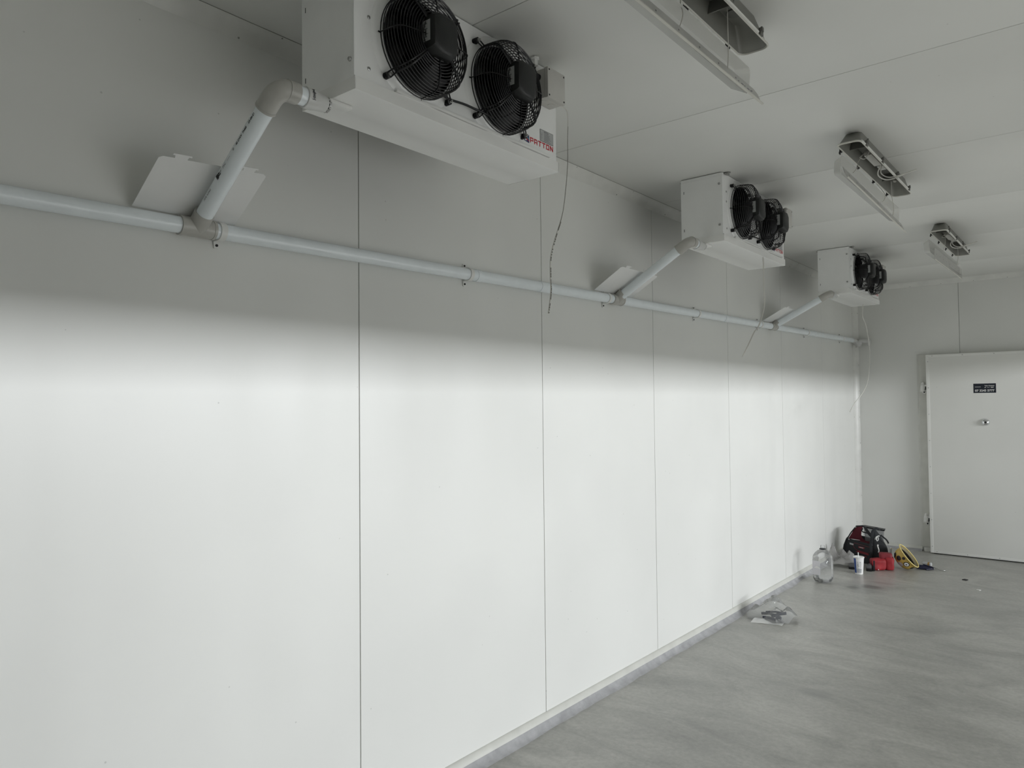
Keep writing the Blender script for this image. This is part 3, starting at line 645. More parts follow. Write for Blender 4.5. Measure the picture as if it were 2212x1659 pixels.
# ------------------------------------------------------------------ drain pipework
PR = 0.0265; PX = 0.031
def PZ(y): return 2.2000+0.0155*y
TEE = [(1.160, 1.160), (3.735, 3.765), (6.345, 6.400)]   # where each branch meets the main run, and where its elbow is
def drain_main():
    root = thing('drain_pipe', 'long pale blue plastic drain pipe running along the left wall', 'pipe', (PX, 4.0, PZ(4.0)))
    b = MB(); b.cyl((PX, -2.0, PZ(-2.0)), (PX, 8.93, PZ(8.93)), PR, 28); b.build('main_pipe', 'pipe', root)
    for t, e in TEE:
        b = MB(); d = V((0, 1, 0.0155)).normalized(); c = V((PX, t, PZ(t)))
        if t < 2: b.cyl(c-d*0.058, c+d*0.055, PR+0.0042, 28)
        else: b.cyl(c-d*0.052, c+d*0.050, PR+0.0042, 28)
        b.cyl(c-d*0.059, c-d*0.050, PR+0.0055, 28); b.cyl(c+d*0.047, c+d*0.056, PR+0.0055, 28)
        ax = V((0.42, e-t, 0.340)).normalized(); b.cyl(c, c+ax*0.062, PR+0.0042, 28)
        o = b.build('tee_joint', 'fit', root)
    for y, ln in ((3.02, 0.10), (5.32, 0.07), (7.50, 0.06), (2.50, 0.03)):
        b = MB(); b.cyl((PX, y-ln/2, PZ(y-ln/2)), (PX, y+ln/2, PZ(y+ln/2)), PR+0.002, 28); b.build('pipe_socket', 'pipe', root)
    # offset fittings where the run leaves at the back corner
    b = MB(); y = 8.93
    b.tube([(PX, y-0.06, PZ(y-0.06)), (PX, y, PZ(y)), (PX+0.012, y+0.035, PZ(y)-0.012), (PX+0.035, y+0.045, PZ(y)-0.045), (PX+0.045, y+0.045, PZ(y)-0.075)], PR+0.003, 24)
    b.tube([(PX+0.045, y+0.05, PZ(y)-0.04), (0.10, y+0.055, PZ(y)-0.006), (0.165, y+0.055, PZ(y)-0.008)], PR+0.002, 24); b.cyl((0.165, y+0.055, PZ(y)-0.008), (0.19, y+0.055, PZ(y)-0.008), PR+0.006, 24)
    b.cyl((0.178, y+0.052, PZ(y)-0.015), (0.178, y+0.052, PZ(y)-0.062), 0.020, 20)
    b.build('corner_fitting', 'coupl', root)
drain_main()
def wrap_text(b, txt, size, o, ax, side, rad, bold=0.0):
    """lettering wrapped on a pipe: o start on the axis, ax reading direction, side = radial direction at the baseline centre"""
    vs, fs = text_polys(txt, size, bold); x0 = min(v[0] for v in vs); ax = V(ax).normalized(); side = (V(side)-ax*V(side).dot(ax)).normalized(); tn = side.cross(ax)
    hmid = size*0.35
    b.add([V(o)+ax*(v[0]-x0)+(side*math.cos((v[1]-hmid)/rad)+tn*math.sin((v[1]-hmid)/rad))*rad for v in vs], fs)
for i, (t, e) in enumerate(TEE):
    yc = YC+[0, 2.618, 5.235][i]-0.004
    lab = ['pale blue branch pipe with printed lettering, leaning up to the nearest cooler', 'pale blue branch pipe leaning up to the middle cooler', 'pale blue branch pipe leaning up to the farthest cooler'][i]
    root = thing('branch_drain_pipe', lab, 'pipe', (0.25, (t+e)/2, PZ(t)+0.03), 'branch pipes from the coolers')
    A = V((PX, t, PZ(t))); Bp = V((0.488, e, 2.543)); E = Bp; ax = (Bp-A).normalized()
    s0 = A+ax*0.045; s1 = Bp-ax*0.060
    b = MB(); b.cyl(s0, s1, PR, 28); bp_ = b.build('sloping_pipe', 'pipe', root)
    # swept elbow
    ydir = V((0, 1, 0)); k0 = Bp-ax*0.046; k1 = Bp+ydir*0.040; pts = [Bp-ax*0.078, k0]
    for s_ in range(1, 10):
        q = s_/10; pts.append(k0*(1-q)**2+Bp*2*q*(1-q)+k1*q*q)
    pts += [k1, Bp+ydir*0.060 if i == 0 else Bp+ydir*0.055]
    b = MB(); b.tube(pts, PR+0.0042, 28); b.tube([Bp-ax*0.079, Bp-ax*0.072], PR+0.0052, 28); b.tube([pts[-1]-ydir*0.034, pts[-1]-ydir*0.030], PR+0.0052, 28); b.build('elbow', 'fit', root)
    ye = pts[-1].y; g = yc-0.012
    b = MB(); b.cyl((E.x, ye-0.01, E.z), (E.x, min(ye+0.03, g-0.02), E.z), PR, 28); b.build('short_pipe', 'pipe', root)
    yq = min(ye+0.024, g-0.040)
    b = MB(); b.lathe([(PR+0.001, 0), (PR+0.0045, 0.001), (PR+0.0045, 0.030), (PR+0.001, 0.038), (PR-0.003, g-yq)], (E.x, yq, E.z), (0, 1, 0), 28); cp = b.build('coupling', 'coupl', root)
    if i == 0:
        b = MB(); random.seed(2); ph = 0.0
        for k in range(13):
            a = -0.35+k*0.085; rr = PR+0.0052; cy = yq+0.016
            sd = V((math.cos(a), 0, math.sin(a))); b.tube([(E.x+sd.x*rr, cy-0.0045*random.random()-0.001, E.z+sd.z*rr), (E.x+sd.x*rr, cy+0.0045*random.random()+0.001, E.z+sd.z*rr)], 0.0009, 5)
        b.build('coupling_print', 'ink', cp)
    b = MB(); b.lathe([(0.016, 0), (0.016, 0.016), (0.020, 0.018), (0.020, 0.024)], (E.x, g-0.012, E.z), (0, 1, 0), 20)
    for k in range(12): a = 2*PI*k/12; b.box(E.x+0.0205*math.cos(a)-0.002, E.x+0.0205*math.cos(a)+0.002, g, g+0.010, E.z+0.0205*math.sin(a)-0.002, E.z+0.0205*math.sin(a)+0.002)
    b.build('threaded_nipple', 'steel', root)
    if i == 0:
        b = MB(); side = V((0.45, -0.85, 0.25)); R_ = PR+0.0004; st = s0+ax*0.10
        for txt, off, sz, bo in (('PIPE KING', 0.0, 0.011, 0.0), ('REP', 0.108, 0.011, 0.0), ('PVC', 0.136, 0.011, 0.0), ('-----', 0.166, 0.011, 0.0), ('®', 0.205, 0.011, 0.0), ('40 DWV', 0.226, 0.0105, 0.0004), ('PN60', 0.272, 0.0105, 0.0004), ('23-06-21', 0.308, 0.0105, 0.0004)):
            if (st+ax*(off+0.01)-s0).length < (s1-s0).length: wrap_text(b, txt, sz, st+ax*(off-0.03), ax, side, R_, bo)
        sd = (side-ax*side.dot(ax)).normalized(); tn = ax.cross(sd)
        for k in range(7):
            a = -0.25+0.08*k; q = st+ax*(0.062+0.003*(k % 2)); dd = sd*math.cos(a)+tn*math.sin(a); b.tube([q+dd*R_, q+ax*(0.010+0.006*(k % 3))+dd*R_], 0.0011, 5)
        b.build('pipe_print', 'ink', bp_, smooth=False)

# saddle clamps
for i, y in enumerate([1.240, 2.442, 3.630, 4.830, 6.040, 7.262, 8.464]):
    z = PZ(y); labs = ['white saddle clamp beside the nearest tee joint', 'white saddle clamp left of the long hanging cable', 'white saddle clamp just left of the middle tee joint', 'white saddle clamp between middle and far tee joints', 'white saddle clamp just left of the farthest tee joint', 'white saddle clamp right of the farthest tee joint', 'white saddle clamp nearest the back corner']
    root = thing('pipe_clamp', labs[i], 'clamp', (0, y, z-0.04), 'clamps holding the drain pipe')
    b = MB(); loops = []; w = 0.010
    path = [(0.0018, z+0.052), (0.0018, z+0.034)]+[(PX+(PR+0.002)*math.cos(a), z+(PR+0.002)*math.sin(a)) for a in [PI*0.5-PI*k/14 for k in range(15)]]
    path = [(0.0035, z+0.050), (0.0035, z+0.030), (0.012, z+PR+0.0022)]+[(PX+(PR+0.0022)*math.cos(PI/2-PI*k/14), z+(PR+0.0022)*math.sin(PI/2-PI*k/14)) for k in range(15)]+[(0.012, z-PR-0.0022), (0.0040, z-0.028), (0.0040, z-0.030), (0.0040, z-0.052)]
    n = len(path); vs = []
    for k, (x, zz) in enumerate(path):
        a = V(path[max(k-1, 0)]); c = V(path[min(k+1, n-1)]); t = (c-a).normalized(); nn = V((-t.y, t.x)) * (1 if True else 1)
        o1 = nn*0.0018; ww = 0.0115*(0.70 if k in (0, n-1) else 0.92)
        loops.append([V((x-o1.x, y-ww, zz-o1.y)), V((x-o1.x, y+ww, zz-o1.y)), V((x+o1.x, y+ww, zz+o1.y)), V((x+o1.x, y-ww, zz+o1.y))])
    b.loft(loops); b.build('strap', 'white', root, ang=0.8)
    b = MB(); b.lathe([(0.0045, 0), (0.0045, 0.003), (0.002, 0.004)], (0.0056, y, z-0.042), (1, 0, 0), 12); b.lathe([(0.0045, 0), (0.0045, 0.003), (0.002, 0.004)], (0.0050, y, z+0.042), (1, 0, 0), 12); b.build('screw', 'void', root, split=True)

# white cover plates propped between wall and branch pipes
for i, (t, e) in enumerate(TEE):
    A = V((PX, t, PZ(t))); Bp = V((0.488, e, 2.543)); ax = (Bp-A); ax.y = 0; ax.normalize(); nn = V((-ax.z, 0, ax.x))
    yl, yr = [(-0.195, 0.140), (-0.225, 0.200), (-0.215, 0.245)][i]; yl += t; yr += t; lo, hi = 0.010, 0.212+0.01*(i > 0)
    o = A+nn*0.0335; lean = 0.0
    rs_ = [0.030, 0.0, 0.0][i]
    def P(s_, y): return o+ax*(s_+(rs_*(y-yl)/(yr-yl) if s_ > 0.1 else 0))+V((0, y-A.y, 0))
    poly = [P(lo, yl-0.002), P(hi-0.008, yl+0.004), P(hi, yl+0.014)]
    for ty in (yl+0.065, yr-0.062):
        poly += [P(hi, ty-0.018), P(hi+0.010, ty-0.020), P(hi+0.010, ty-0.028), P(hi+0.016, ty-0.026), P(hi+0.016, ty+0.026), P(hi+0.010, ty+0.028), P(hi+0.010, ty+0.020), P(hi, ty+0.018)]
    poly += [P(hi, yr-0.012), P(hi-0.008, yr), P(lo, yr-0.004)]
    b = MB(); b.slab(poly, nn, 0.0015); ob = b.build('cover_plate', 'plate')
    tag(ob, ['white metal cover plate with two tabs, leaning behind the nearest branch pipe', 'white metal cover plate leaning behind the middle branch pipe', 'white metal cover plate leaning behind the farthest branch pipe'][i], 'plate', 'cover plates propped on the drain pipe')

# ------------------------------------------------------------------ weatherproof batten lights, opened up
LX = 1.340
def trough(b, c0, c1, up_, wid, z_rim, z_bot, inset_w, inset_l, thick=0.002, r=0.028, inner=True):
    """long shallow tray: c0,c1 end centres of the rim, up_ = direction from rim toward tray bottom"""
    c0, c1, up_ = V(c0), V(c1), V(up_).normalized(); ax = (c1-c0); Ln = ax.length; ax.normalize(); sd = ax.cross(up_).normalized(); mid = (c0+c1)/2
    def loop(L_, w_, d, rr): return [mid+ax*p+sd*q+up_*d for p, q in rrect(L_, w_, rr)]
    dp = z_bot-z_rim; out = [loop(Ln-2*inset_l, wid-2*inset_w, dp, r*0.8), loop(Ln-inset_l*0.9, wid-inset_w*1.0, dp*0.45, r*0.9), loop(Ln, wid, 0, r)]
    inn = [loop(Ln-2*thick, wid-2*thick, 0, r*0.95), loop(Ln-inset_l*0.9-2*thick, wid-inset_w-2*thick, dp*0.45, r*0.85), loop(Ln-2*inset_l-2*thick, wid-2*inset_w-2*thick, dp-thick*1.5, r*0.75)]
    b.loft(out+inn)
    return mid, ax, sd, up_, loop
def make_light(y0, Ln=1.18):
    zr = 2.886
    root = thing('batten_light', 'grey batten light housing with white cable hanging out, middle one of the three', 'ceiling light', (LX, y0+Ln/2, H), 'opened batten lights on the ceiling')
    b = MB(); trough(b, (LX, y0, zr), (LX, y0+Ln, zr), (0, 0, 1), 0.104, 0, H-zr-0.001, 0.014, 0.085, 0.0025)
    ho = b.build('housing', 'lamp', root, ang=0.7)
    b = MB(); pr = rrect(Ln, 0.106, 0.028); lp = [[V((LX+q, y0+Ln/2+p, z)) for p, q in rrect(Ln+g, 0.106+g, 0.028)] for g, z in ((0.004, zr+0.004), (0.006, zr-0.002), (-0.002, zr-0.004), (-0.006, zr))]
    b.loft(lp, False, False); b.loft([[V((LX+q, y0+Ln/2+p, z)) for p, q in rrect(Ln+g, 0.106+g, 0.028)] for g, z in ((-0.006, zr), (-0.006, zr+0.004), (0.004, zr+0.004))], False, False)
    b.build('rim_gasket', 'rim', root)
    for k in range(4):
        for sgn in (-1, 1):
            y = y0+0.10+k*(Ln-0.2)/3; x = LX+sgn*0.058; b = MB()
            if sgn < 0: b.box(x-0.006, x+0.003, y-0.012, y+0.012, zr-0.008, zr+0.010, 0.002); b.box(x-0.009, x-0.004, y-0.009, y+0.009, zr-0.017, zr-0.004, 0.0015); b.build('clip', 'void', ho)
            else: b.box(x-0.004, x+0.005, y-0.012, y+0.012, zr-0.002, zr+0.022, 0.002); b.box(x+0.002, x+0.008, y-0.008, y+0.008, zr+0.010, zr+0.026, 0.002); b.build('clip', 'lampin', ho)
    for k in range(3):
        y = y0+0.10+k*(Ln-0.2)/3; b = MB(); b.tube([(LX+0.057, y+0.025, zr+0.002), (LX+0.057, y+(Ln-0.2)/3-0.025, zr+0.002)], 0.0048, 8); b.build('gasket_strip', 'trim', ho)
    b = MB(); b.tube([(LX+0.057, y0+0.02, zr+0.002), (LX+0.057, y0+0.08, zr+0.002)], 0.0045, 8); b.build('gasket_strip', 'trim', ho)
    # gear inside
    b = MB(); b.box(LX-0.030, LX+0.030, y0+0.28, y0+0.85, H-0.014, H-0.006, 0.001); b.mi = 1; b.box(LX-0.016, LX+0.022, y0+0.36, y0+0.58, H-0.040, H-0.014, 0.003)
    b.mi = 2; b.box(LX-0.012, LX+0.02, y0+0.62, y0+0.70, H-0.034, H-0.014, 0.003)
    for q in range(3): b.lathe([(0.004, 0), (0.004, 0.002)], (LX-0.004+q*0.009, y0+0.66, H-0.034), (0, 0, -1), 8)
    b.mi = 0; b.box(LX-0.045, LX+0.045, y0+0.88, y0+0.885, H-0.045, H-0.006); b.box(LX-0.045, LX+0.045, y0+0.2, y0+0.205, H-0.045, H-0.006); b.lathe([(0.028, 0), (0.028, 0.004)], (LX, y0+0.16, H-0.006), (0, 0, -1), 18); b.lathe([(0.028, 0), (0.028, 0.004)], (LX, y0+1.0, H-0.006), (0, 0, -1), 18)
    b.build('control_gear', ['lampin', 'box', 'white'], root)
    b = MB(); b.tube(catmull([(LX+0.012, y0+0.60, H-0.03), (LX-0.012, y0+0.64, H-0.070), (LX+0.01, y0+0.70, H-0.088), (LX+0.055, y0+0.73, H-0.082), (LX+0.11, y0+0.75, H-0.060), (LX+0.155, y0+0.77, H-0.045)]), 0.0035, 7)
    b.tube(catmull([(LX+0.012, y0+0.62, H-0.03), (LX+0.0, y0+0.66, H-0.060), (LX+0.025, y0+0.70, H-0.078), (LX+0.07, y0+0.725, H-0.074), (LX+0.10, y0+0.745, H-0.062)]), 0.003, 7)
    b.build('supply_cable', 'cable', root, split=True)
    b = MB(); b.tube(catmull([(LX, y0+0.34, H-0.03), (LX-0.02, y0+0.30, H-0.06), (LX-0.01, y0+0.36, H-0.055), (LX+0.02, y0+0.33, H-0.03)]), 0.002, 6)
    b.lathe([(0.010, 0), (0.010, 0.01), (0.006, 0.014)], (LX+0.02, y0+0.90, H-0.045), (0, -0.3, -1), 10); b.build('terminal_lead', 'cord', root, split=True)
    return root
LY = [1.35, 3.72, 6.10]
l1 = make_light(LY[1])
dup(l1, (0, LY[0]-LY[1], 0), 'grey batten light housing with its cover off, nearest and cut by the frame top', skip=('supply_cable', 'terminal_lead'))
dup(l1, (0, LY[2]-LY[1], 0), 'grey batten light housing with its cover off, farthest and smallest')
def make_cover(y0, c0, c1, face, wid, tray0, tray1, tdir, tw, label, cords, ln=1.18):
    """c0,c1 = rim centre ends of the dropped diffuser; face = direction its bottom points; tray0/1 = lower edge ends of the LED tray"""
    root = thing('dropped_light_cover', label, 'light cover', ((V(c0)+V(c1))/2), 'light covers dangling on cords')
    b = MB(); trough(b, c0, c1, face, wid, 0, 0.042, 0.012, 0.035, 0.0022, 0.026); b.build('diffuser', 'lens', root, ang=0.7)
    t0, t1, td = V(tray0), V(tray1), V(tdir).normalized(); ax = (t1-t0).normalized(); nn = ax.cross(td).normalized(); b = MB()
    L_ = (t1-t0).length; out = [(0.02, 0), (L_, 0), (L_-0.02, tw*0.75), (L_-0.05, tw), (0.0, tw), (0.0, tw*0.3)]
    b.slab([t0+ax*p+td*q for p, q in out], nn, 0.0015)
    b.mi = 1; b.slab([t0+ax*p+td*q for p, q in ((0.02, -0.001), (L_, -0.001), (L_, 0.0035), (0.02, 0.0035))], nn, 0.007)   # folded lower lip
    tr = b.build('led_tray', ['led', 'rim'], root, smooth=False)
    sg = 1 if nn.dot(CAM-t0) > 0 else -1
    b = MB()
    for k in range(9):
        p = t0+ax*(0.08+k*(L_-0.16)/8)+td*(tw*0.55)+nn*(0.0018 if sg > 0 else -0.0006); b.lathe([(0.003, 0), (0.003, 0.0008)], p, nn*sg, 8)
    for k in range(5):
        a = t0+ax*(L_-0.20+0.026*k)+td*(tw*0.45)+nn*(0.002 if sg > 0 else -0.0008); b.tube([a, a+ax*(0.006+0.010*(k % 2))], 0.0011, 5)
    b.build('led_tray_mark', 'greyink', tr, smooth=True)
    b = MB()
    for pts in cords: b.tube(catmull(pts), 0.0016, 6)
    b.build('tether_cord', 'cord', root, split=True)
    return root
# near light
make_cover(LY[0], (1.318, LY[0]+0.01, 2.786), (1.314, LY[0]+1.19, 2.786), (-1, 0, 0.12), 0.094, (1.322, LY[0]-0.02, 2.722), (1.340, LY[0]+1.235, 2.712), (-0.25, 0, 1), 0.044,
  'frosted diffuser and light strip dangling beside the nearest batten light',
  [[(LX-0.005, 2.05, 2.93), (LX-0.035, 2.02, 2.87), (1.325, 1.99, 2.80), (1.316, 1.98, 2.755)], [(LX+0.02, 2.24, 2.92), (1.352, 2.26, 2.85), (1.336, 2.30, 2.795), (1.328, 2.31, 2.745)]])
make_cover(LY[1], (1.306, LY[1]+0.0, 2.790), (1.318, LY[1]+1.20, 2.768), (-1, 0, 0.06), 0.094, (1.316, LY[1]+0.04, 2.738), (1.338, LY[1]+1.265, 2.672), (-0.28, 0, 1), 0.050,
  'frosted diffuser and light strip dangling beside the middle batten light',
  [[(LX, 4.03, 2.92), (LX-0.02, 3.98, 2.86), (1.33, 3.93, 2.82), (1.325, 3.86, 2.775)], [(1.29, 4.50, 2.875), (1.33, 4.50, 2.81), (1.335, 4.46, 2.765), (1.325, 4.42, 2.745)], [(LX-0.01, 4.67, 2.92), (LX-0.015, 4.70, 2.85), (1.325, 4.74, 2.77), (1.322, 4.72, 2.725)]])
make_cover(LY[2], (1.285, LY[2]-0.02, 2.782), (1.33, LY[2]+1.14, 2.756), (-1, 0, -0.10), 0.100, (1.306, LY[2]+0.03, 2.688), (1.318, LY[2]+1.26, 2.690), (0.05, 0, 1), 0.084,
  'frosted diffuser and light strip dangling beside the farthest batten light',
  [[(1.335, 6.45, 2.92), (1.335, 6.44, 2.85), (1.32, 6.44, 2.79)], [(1.335, 7.05, 2.92), (1.335, 7.06, 2.84), (1.325, 7.06, 2.77)]])

# ------------------------------------------------------------------ things on the floor near the back corner
O = V((0.36, 7.975, 0)); RV = V((0.972, 0.235, 0)).normalized(); BV = V((-0.235, 0.972, 0)).normalized()
FR = Matrix.Translation(O) @ Matrix((RV, BV, V((0, 0, 1)))).transposed().to_4x4()   # local frame: a right, b back, z up
def Q(a, b_, z): return FR @ V((a, b_, z))
def soft(b, lo, hi, taper=None, puff=0.0, amp=0.004, freq=18, cuts=7, seed=0.0):
    t = bmesh.new(); bmesh.ops.create_cube(t, size=2); bmesh.ops.subdivide_edges(t, edges=t.edges[:], cuts=cuts, use_grid_fill=True)
    for v in t.verts:
        c = v.co.copy(); p = c.copy()
        for i in range(3): c[i] = math.copysign(abs(p[i]), p[i])
        m = max(abs(p.x), abs(p.y), abs(p.z)); rr = (abs(p.x)**6+abs(p.y)**6+abs(p.z)**6)**(1/6.); c = p*(m/rr) if rr > 0 else p
        u = (c+V((1, 1, 1)))/2; q = V((lo[0]+(hi[0]-lo[0])*u.x, lo[1]+(hi[1]-lo[1])*u.y, lo[2]+(hi[2]-lo[2])*u.z))
        if taper: q = V(taper(q, u))
        nz = noise.noise_vector(q*freq+V((seed, seed, seed))); q += V((nz.x, nz.y, nz.z if u.z > 0.1 else 0))*amp
        if q.z < 0.001: q.z = 0.001
        v.co = q
    return b.merge(t)

def tool_bag():
    root = thing('tool_bag', 'black and burgundy open tool bag standing behind the paper cup', 'bag', Q(0, 0.1, 0), None)
    b = MB(); b.T = FR; tk = 0.012
    # four walls of the open tote (left end swung back)
    def wall(poly, nrm, t=tk): b.slab([V(p) for p in poly], nrm, t)
    FL0, FL1, FR0, FR1 = (-0.225, 0.17, 0.0), (-0.182, 0.16, 0.222), (0.035, -0.02, 0.0), (0.050, -0.015, 0.196)
    BL1, BR1 = (-0.06, 0.30, 0.235), (0.10, 0.20, 0.225); BL0, BR0 = (-0.10, 0.31, 0.0), (0.10, 0.21, 0.0)
    wall([FL0, FR0, FR1, FL1], (0.3, 1, 0)); wall([BL0, BR0, BR1, BL1], (0.2, -1, 0)); wall([FR0, BR0, BR1, FR1], (-1, 0.2, 0)); pass
    wall([(-0.240, 0.165, 0.0), (-0.238, 0.165, 0.07), (-0.226, 0.165, 0.14), (-0.200, 0.165, 0.21), (-0.182, 0.165, 0.228), (-0.17, 0.17, 0.2), (-0.18, 0.17, 0.0)], (0, 1, 0), 0.07)
    bd = b.build('bag_body', 'blackcloth', root)
    b = MB(); b.T = FR
    # raised end flap with burgundy lining and the carry handle
    b.slab([(-0.176, 0.175, 0.218), (-0.107, 0.175, 0.340), (-0.036, 0.175, 0.350), (-0.050, 0.175, 0.310), (-0.056, 0.175, 0.262), (-0.045, 0.175, 0.225), (-0.02, 0.175, 0.205), (0.0, 0.175, 0.2)], (0, 1, 0), 0.008)
    b.slab([(-0.165, 0.17, 0.212), (0.0, 0.17, 0.20), (0.055, 0.15, 0.20), (0.03, 0.15, 0.15), (-0.15, 0.17, 0.15)], (0, 1, 0), 0.004)
    b.slab([(0.048, 0.03, 0.195), (0.098, 0.08, 0.228), (0.06, 0.12, 0.20), (0.01, 0.05, 0.165)], (0, 0, 1), 0.004)
    b.build('bag_lining', 'maroon', root, smooth=False)
    b = MB(); b.T = FR
    b.tube([(-0.184, 0.17, 0.222), (-0.152, 0.17, 0.280), (-0.112, 0.168, 0.334), (-0.098, 0.165, 0.350), (-0.07, 0.16, 0.354), (-0.036, 0.13, 0.362), (-0.018, 0.125, 0.345), (0.01, 0.10, 0.300), (0.045, 0.07, 0.262), (0.075, 0.06, 0.245)], [0.006, 0.006, 0.006, 0.008, 0.007, 0.009, 0.013, 0.015, 0.014, 0.012], 10)
    b.tube([(-0.036, 0.13, 0.35), (-0.052, 0.135, 0.31), (-0.04, 0.14, 0.298), (0.0, 0.13, 0.29)], 0.006, 8)
    b.build('carry_handle', 'blackcloth', root)
    # front pocket with piping, label and white rivets
    b = MB(); b.T = FR
    def FP(a, z, o=0.0): s_ = (a+0.18)/0.23; return V((a, 0.155-0.173*s_-o, z-0.010-0.026*s_))
    pk = [FP(-0.125, 0.192, 0.002), FP(-0.115, 0.206, 0.002), FP(0.020, 0.206, 0.002), FP(0.028, 0.196, 0.002), FP(0.026, 0.160, 0.002), FP(0.010, 0.142, 0.002), FP(-0.100, 0.142, 0.002), FP(-0.125, 0.165, 0.002)]
    b.slab(pk, (-0.3, -1, 0), 0.014); pkt = b.build('front_pocket', 'blackcloth', root)
    b = MB(); b.T = FR; b.tube([p+V((-0.004, -0.015, 0)) for p in pk], 0.0016, 6, closed=True); b.slab([FP(-0.085, 0.168, 0.019), FP(-0.030, 0.172, 0.019), FP(-0.028, 0.190, 0.019), FP(-0.083, 0.186, 0.019)], (-0.3, -1, 0), 0.002); b.build('pocket_piping', 'darkred', pkt)
    b = MB(); b.T = FR; b.slab([FP(-0.075, 0.174, 0.022), FP(-0.040, 0.176, 0.022), FP(-0.039, 0.182, 0.022), FP(-0.074, 0.180, 0.022)], (-0.3, -1, 0), 0.001); b.build('pocket_badge', 'label', pkt)
    b = MB(); b.T = FR
    for p in (FP(-0.172, 0.225, 0.004), FP(0.040, 0.232, 0.004), V((-0.036, 0.11, 0.345)), V((-0.108, 0.155, 0.342)), V((0.186, 0.0, 0.215))): b.lathe([(0.0065, 0), (0.005, 0.004), (0.002, 0.005)], p, (-0.2, -1, 0.1), 12)
    b.slab([FP(-0.165, 0.176, 0.004), FP(-0.130, 0.176, 0.004), FP(-0.130, 0.192, 0.004), FP(-0.165, 0.192, 0.004)], (-0.3, -1, 0), 0.003); b.slab([FP(-0.128, 0.178, 0.006), FP(-0.116, 0.178, 0.006), FP(-0.116, 0.194, 0.006), FP(-0.128, 0.194, 0.006)], (-0.3, -1, 0), 0.003)
    b.build('white_rivet', 'label', root, split=True)
    b = MB(); b.T = FR; b.slab([FP(-0.11, 0.118, 0.004), FP(0.01, 0.118, 0.004), FP(0.01, 0.134, 0.004), FP(-0.08, 0.138, 0.004)], (-0.3, -1, 0), 0.006)
    b.slab([FP(-0.04, 0.09, 0.004), FP(-0.01, 0.092, 0.004), FP(-0.012, 0.1, 0.004), FP(-0.04, 0.097, 0.004)], (-0.3, -1, 0), 0.004); b.slab([FP(-0.03, 0.055, 0.004), FP(-0.01, 0.055, 0.004), FP(-0.012, 0.073, 0.004), FP(-0.028, 0.07, 0.004)], (-0.3, -1, 0), 0.004)
    b.build('red_webbing', 'darkred', root, split=True)
tool_bag()
def backpack():
    root = thing('shoulder_bag', 'black canvas shoulder bag with white clips leaning against the open tool bag', 'bag', Q(0.12, 0.05, 0))
    b = MB(); b.T = FR
    def tp(q, u): 
        k = u.z; return (q.x*(1)-0.015*k+0.06*max(0, k-0.55)*(0.5-u.x)*2.2, q.y+0.03*k, q.z*(1-0.38*max(0, u.x-0.25)*k*1.2))
    soft(b, (0.030, -0.035, 0.0), (0.190, 0.13, 0.345), tp, amp=0.008, freq=14, cuts=9)
    b.build('bag_body', 'blackcloth', root)
    b = MB(); b.T = FR; b.tube(catmull([(0.025, -0.03, 0.18), (0.04, -0.045, 0.27), (0.05, -0.02, 0.335), (0.085, 0.03, 0.360), (0.115, 0.05, 0.345)]), 0.014, 8, squash=0.5); b.tube(catmull([(0.12, 0.0, 0.30), (0.17, -0.02, 0.26), (0.188, -0.01, 0.225)]), 0.008, 8); b.tube([(0.010, -0.05, 0.0), (0.03, -0.05, 0.12), (0.03, -0.04, 0.22)], 0.014, 8, squash=0.5); b.build('shoulder_strap', 'blackcloth', root)
    b = MB(); b.T = FR
    b.tube(catmull([(0.070, -0.050, 0.262), (0.078, -0.058, 0.285), (0.098, -0.052, 0.298), (0.108, -0.045, 0.296)]), 0.0045, 8)
    b.tube(catmull([(0.086, -0.058, 0.29), (0.082, -0.062, 0.265), (0.088, -0.06, 0.248)]), 0.0045, 8); b.tube(catmull([(0.096, -0.055, 0.29), (0.100, -0.06, 0.27), (0.094, -0.06, 0.252)]), 0.003, 8)
    b.tube(catmull([(0.090, -0.052, 0.205), (0.094, -0.056, 0.185), (0.100, -0.058, 0.165), (0.100, -0.058, 0.145), (0.094, -0.056, 0.138)]), 0.0052, 8); b.lathe([(0.007, 0), (0.007, 0.005)], (0.093, -0.05, 0.207), (0, -1, 0), 12)
    b.build('white_clip', 'white', root, split=True)
backpack()
def container():
    b = MB(); b.T = FR; root = thing('clear_container', 'grey see-through container with a black lid, lying behind the black bags', 'container', Q(0.09, 0.2, 0.0))
    b.slab([(-0.02, 0.20, 0.20), (0.145, 0.17, 0.20), (0.150, 0.17, 0.315), (-0.03, 0.20, 0.335)], (0.1, 1, 0), 0.09); b.build('container_body', 'tube', root)
    b = MB(); b.T = FR; b.slab([(-0.035, 0.195, 0.334), (0.158, 0.165, 0.314), (0.160, 0.165, 0.326), (-0.035, 0.195, 0.348)], (0.1, 1, 0), 0.10); b.build('container_lid', 'black', root)
    b = MB(); b.T = FR; b.slab([(-0.015, 0.205, 0.002), (0.135, 0.18, 0.002), (0.135, 0.18, 0.20), (-0.015, 0.205, 0.20)], (0.1, 1, 0), 0.08); b.build('container_base', 'batgrey', root)
container()
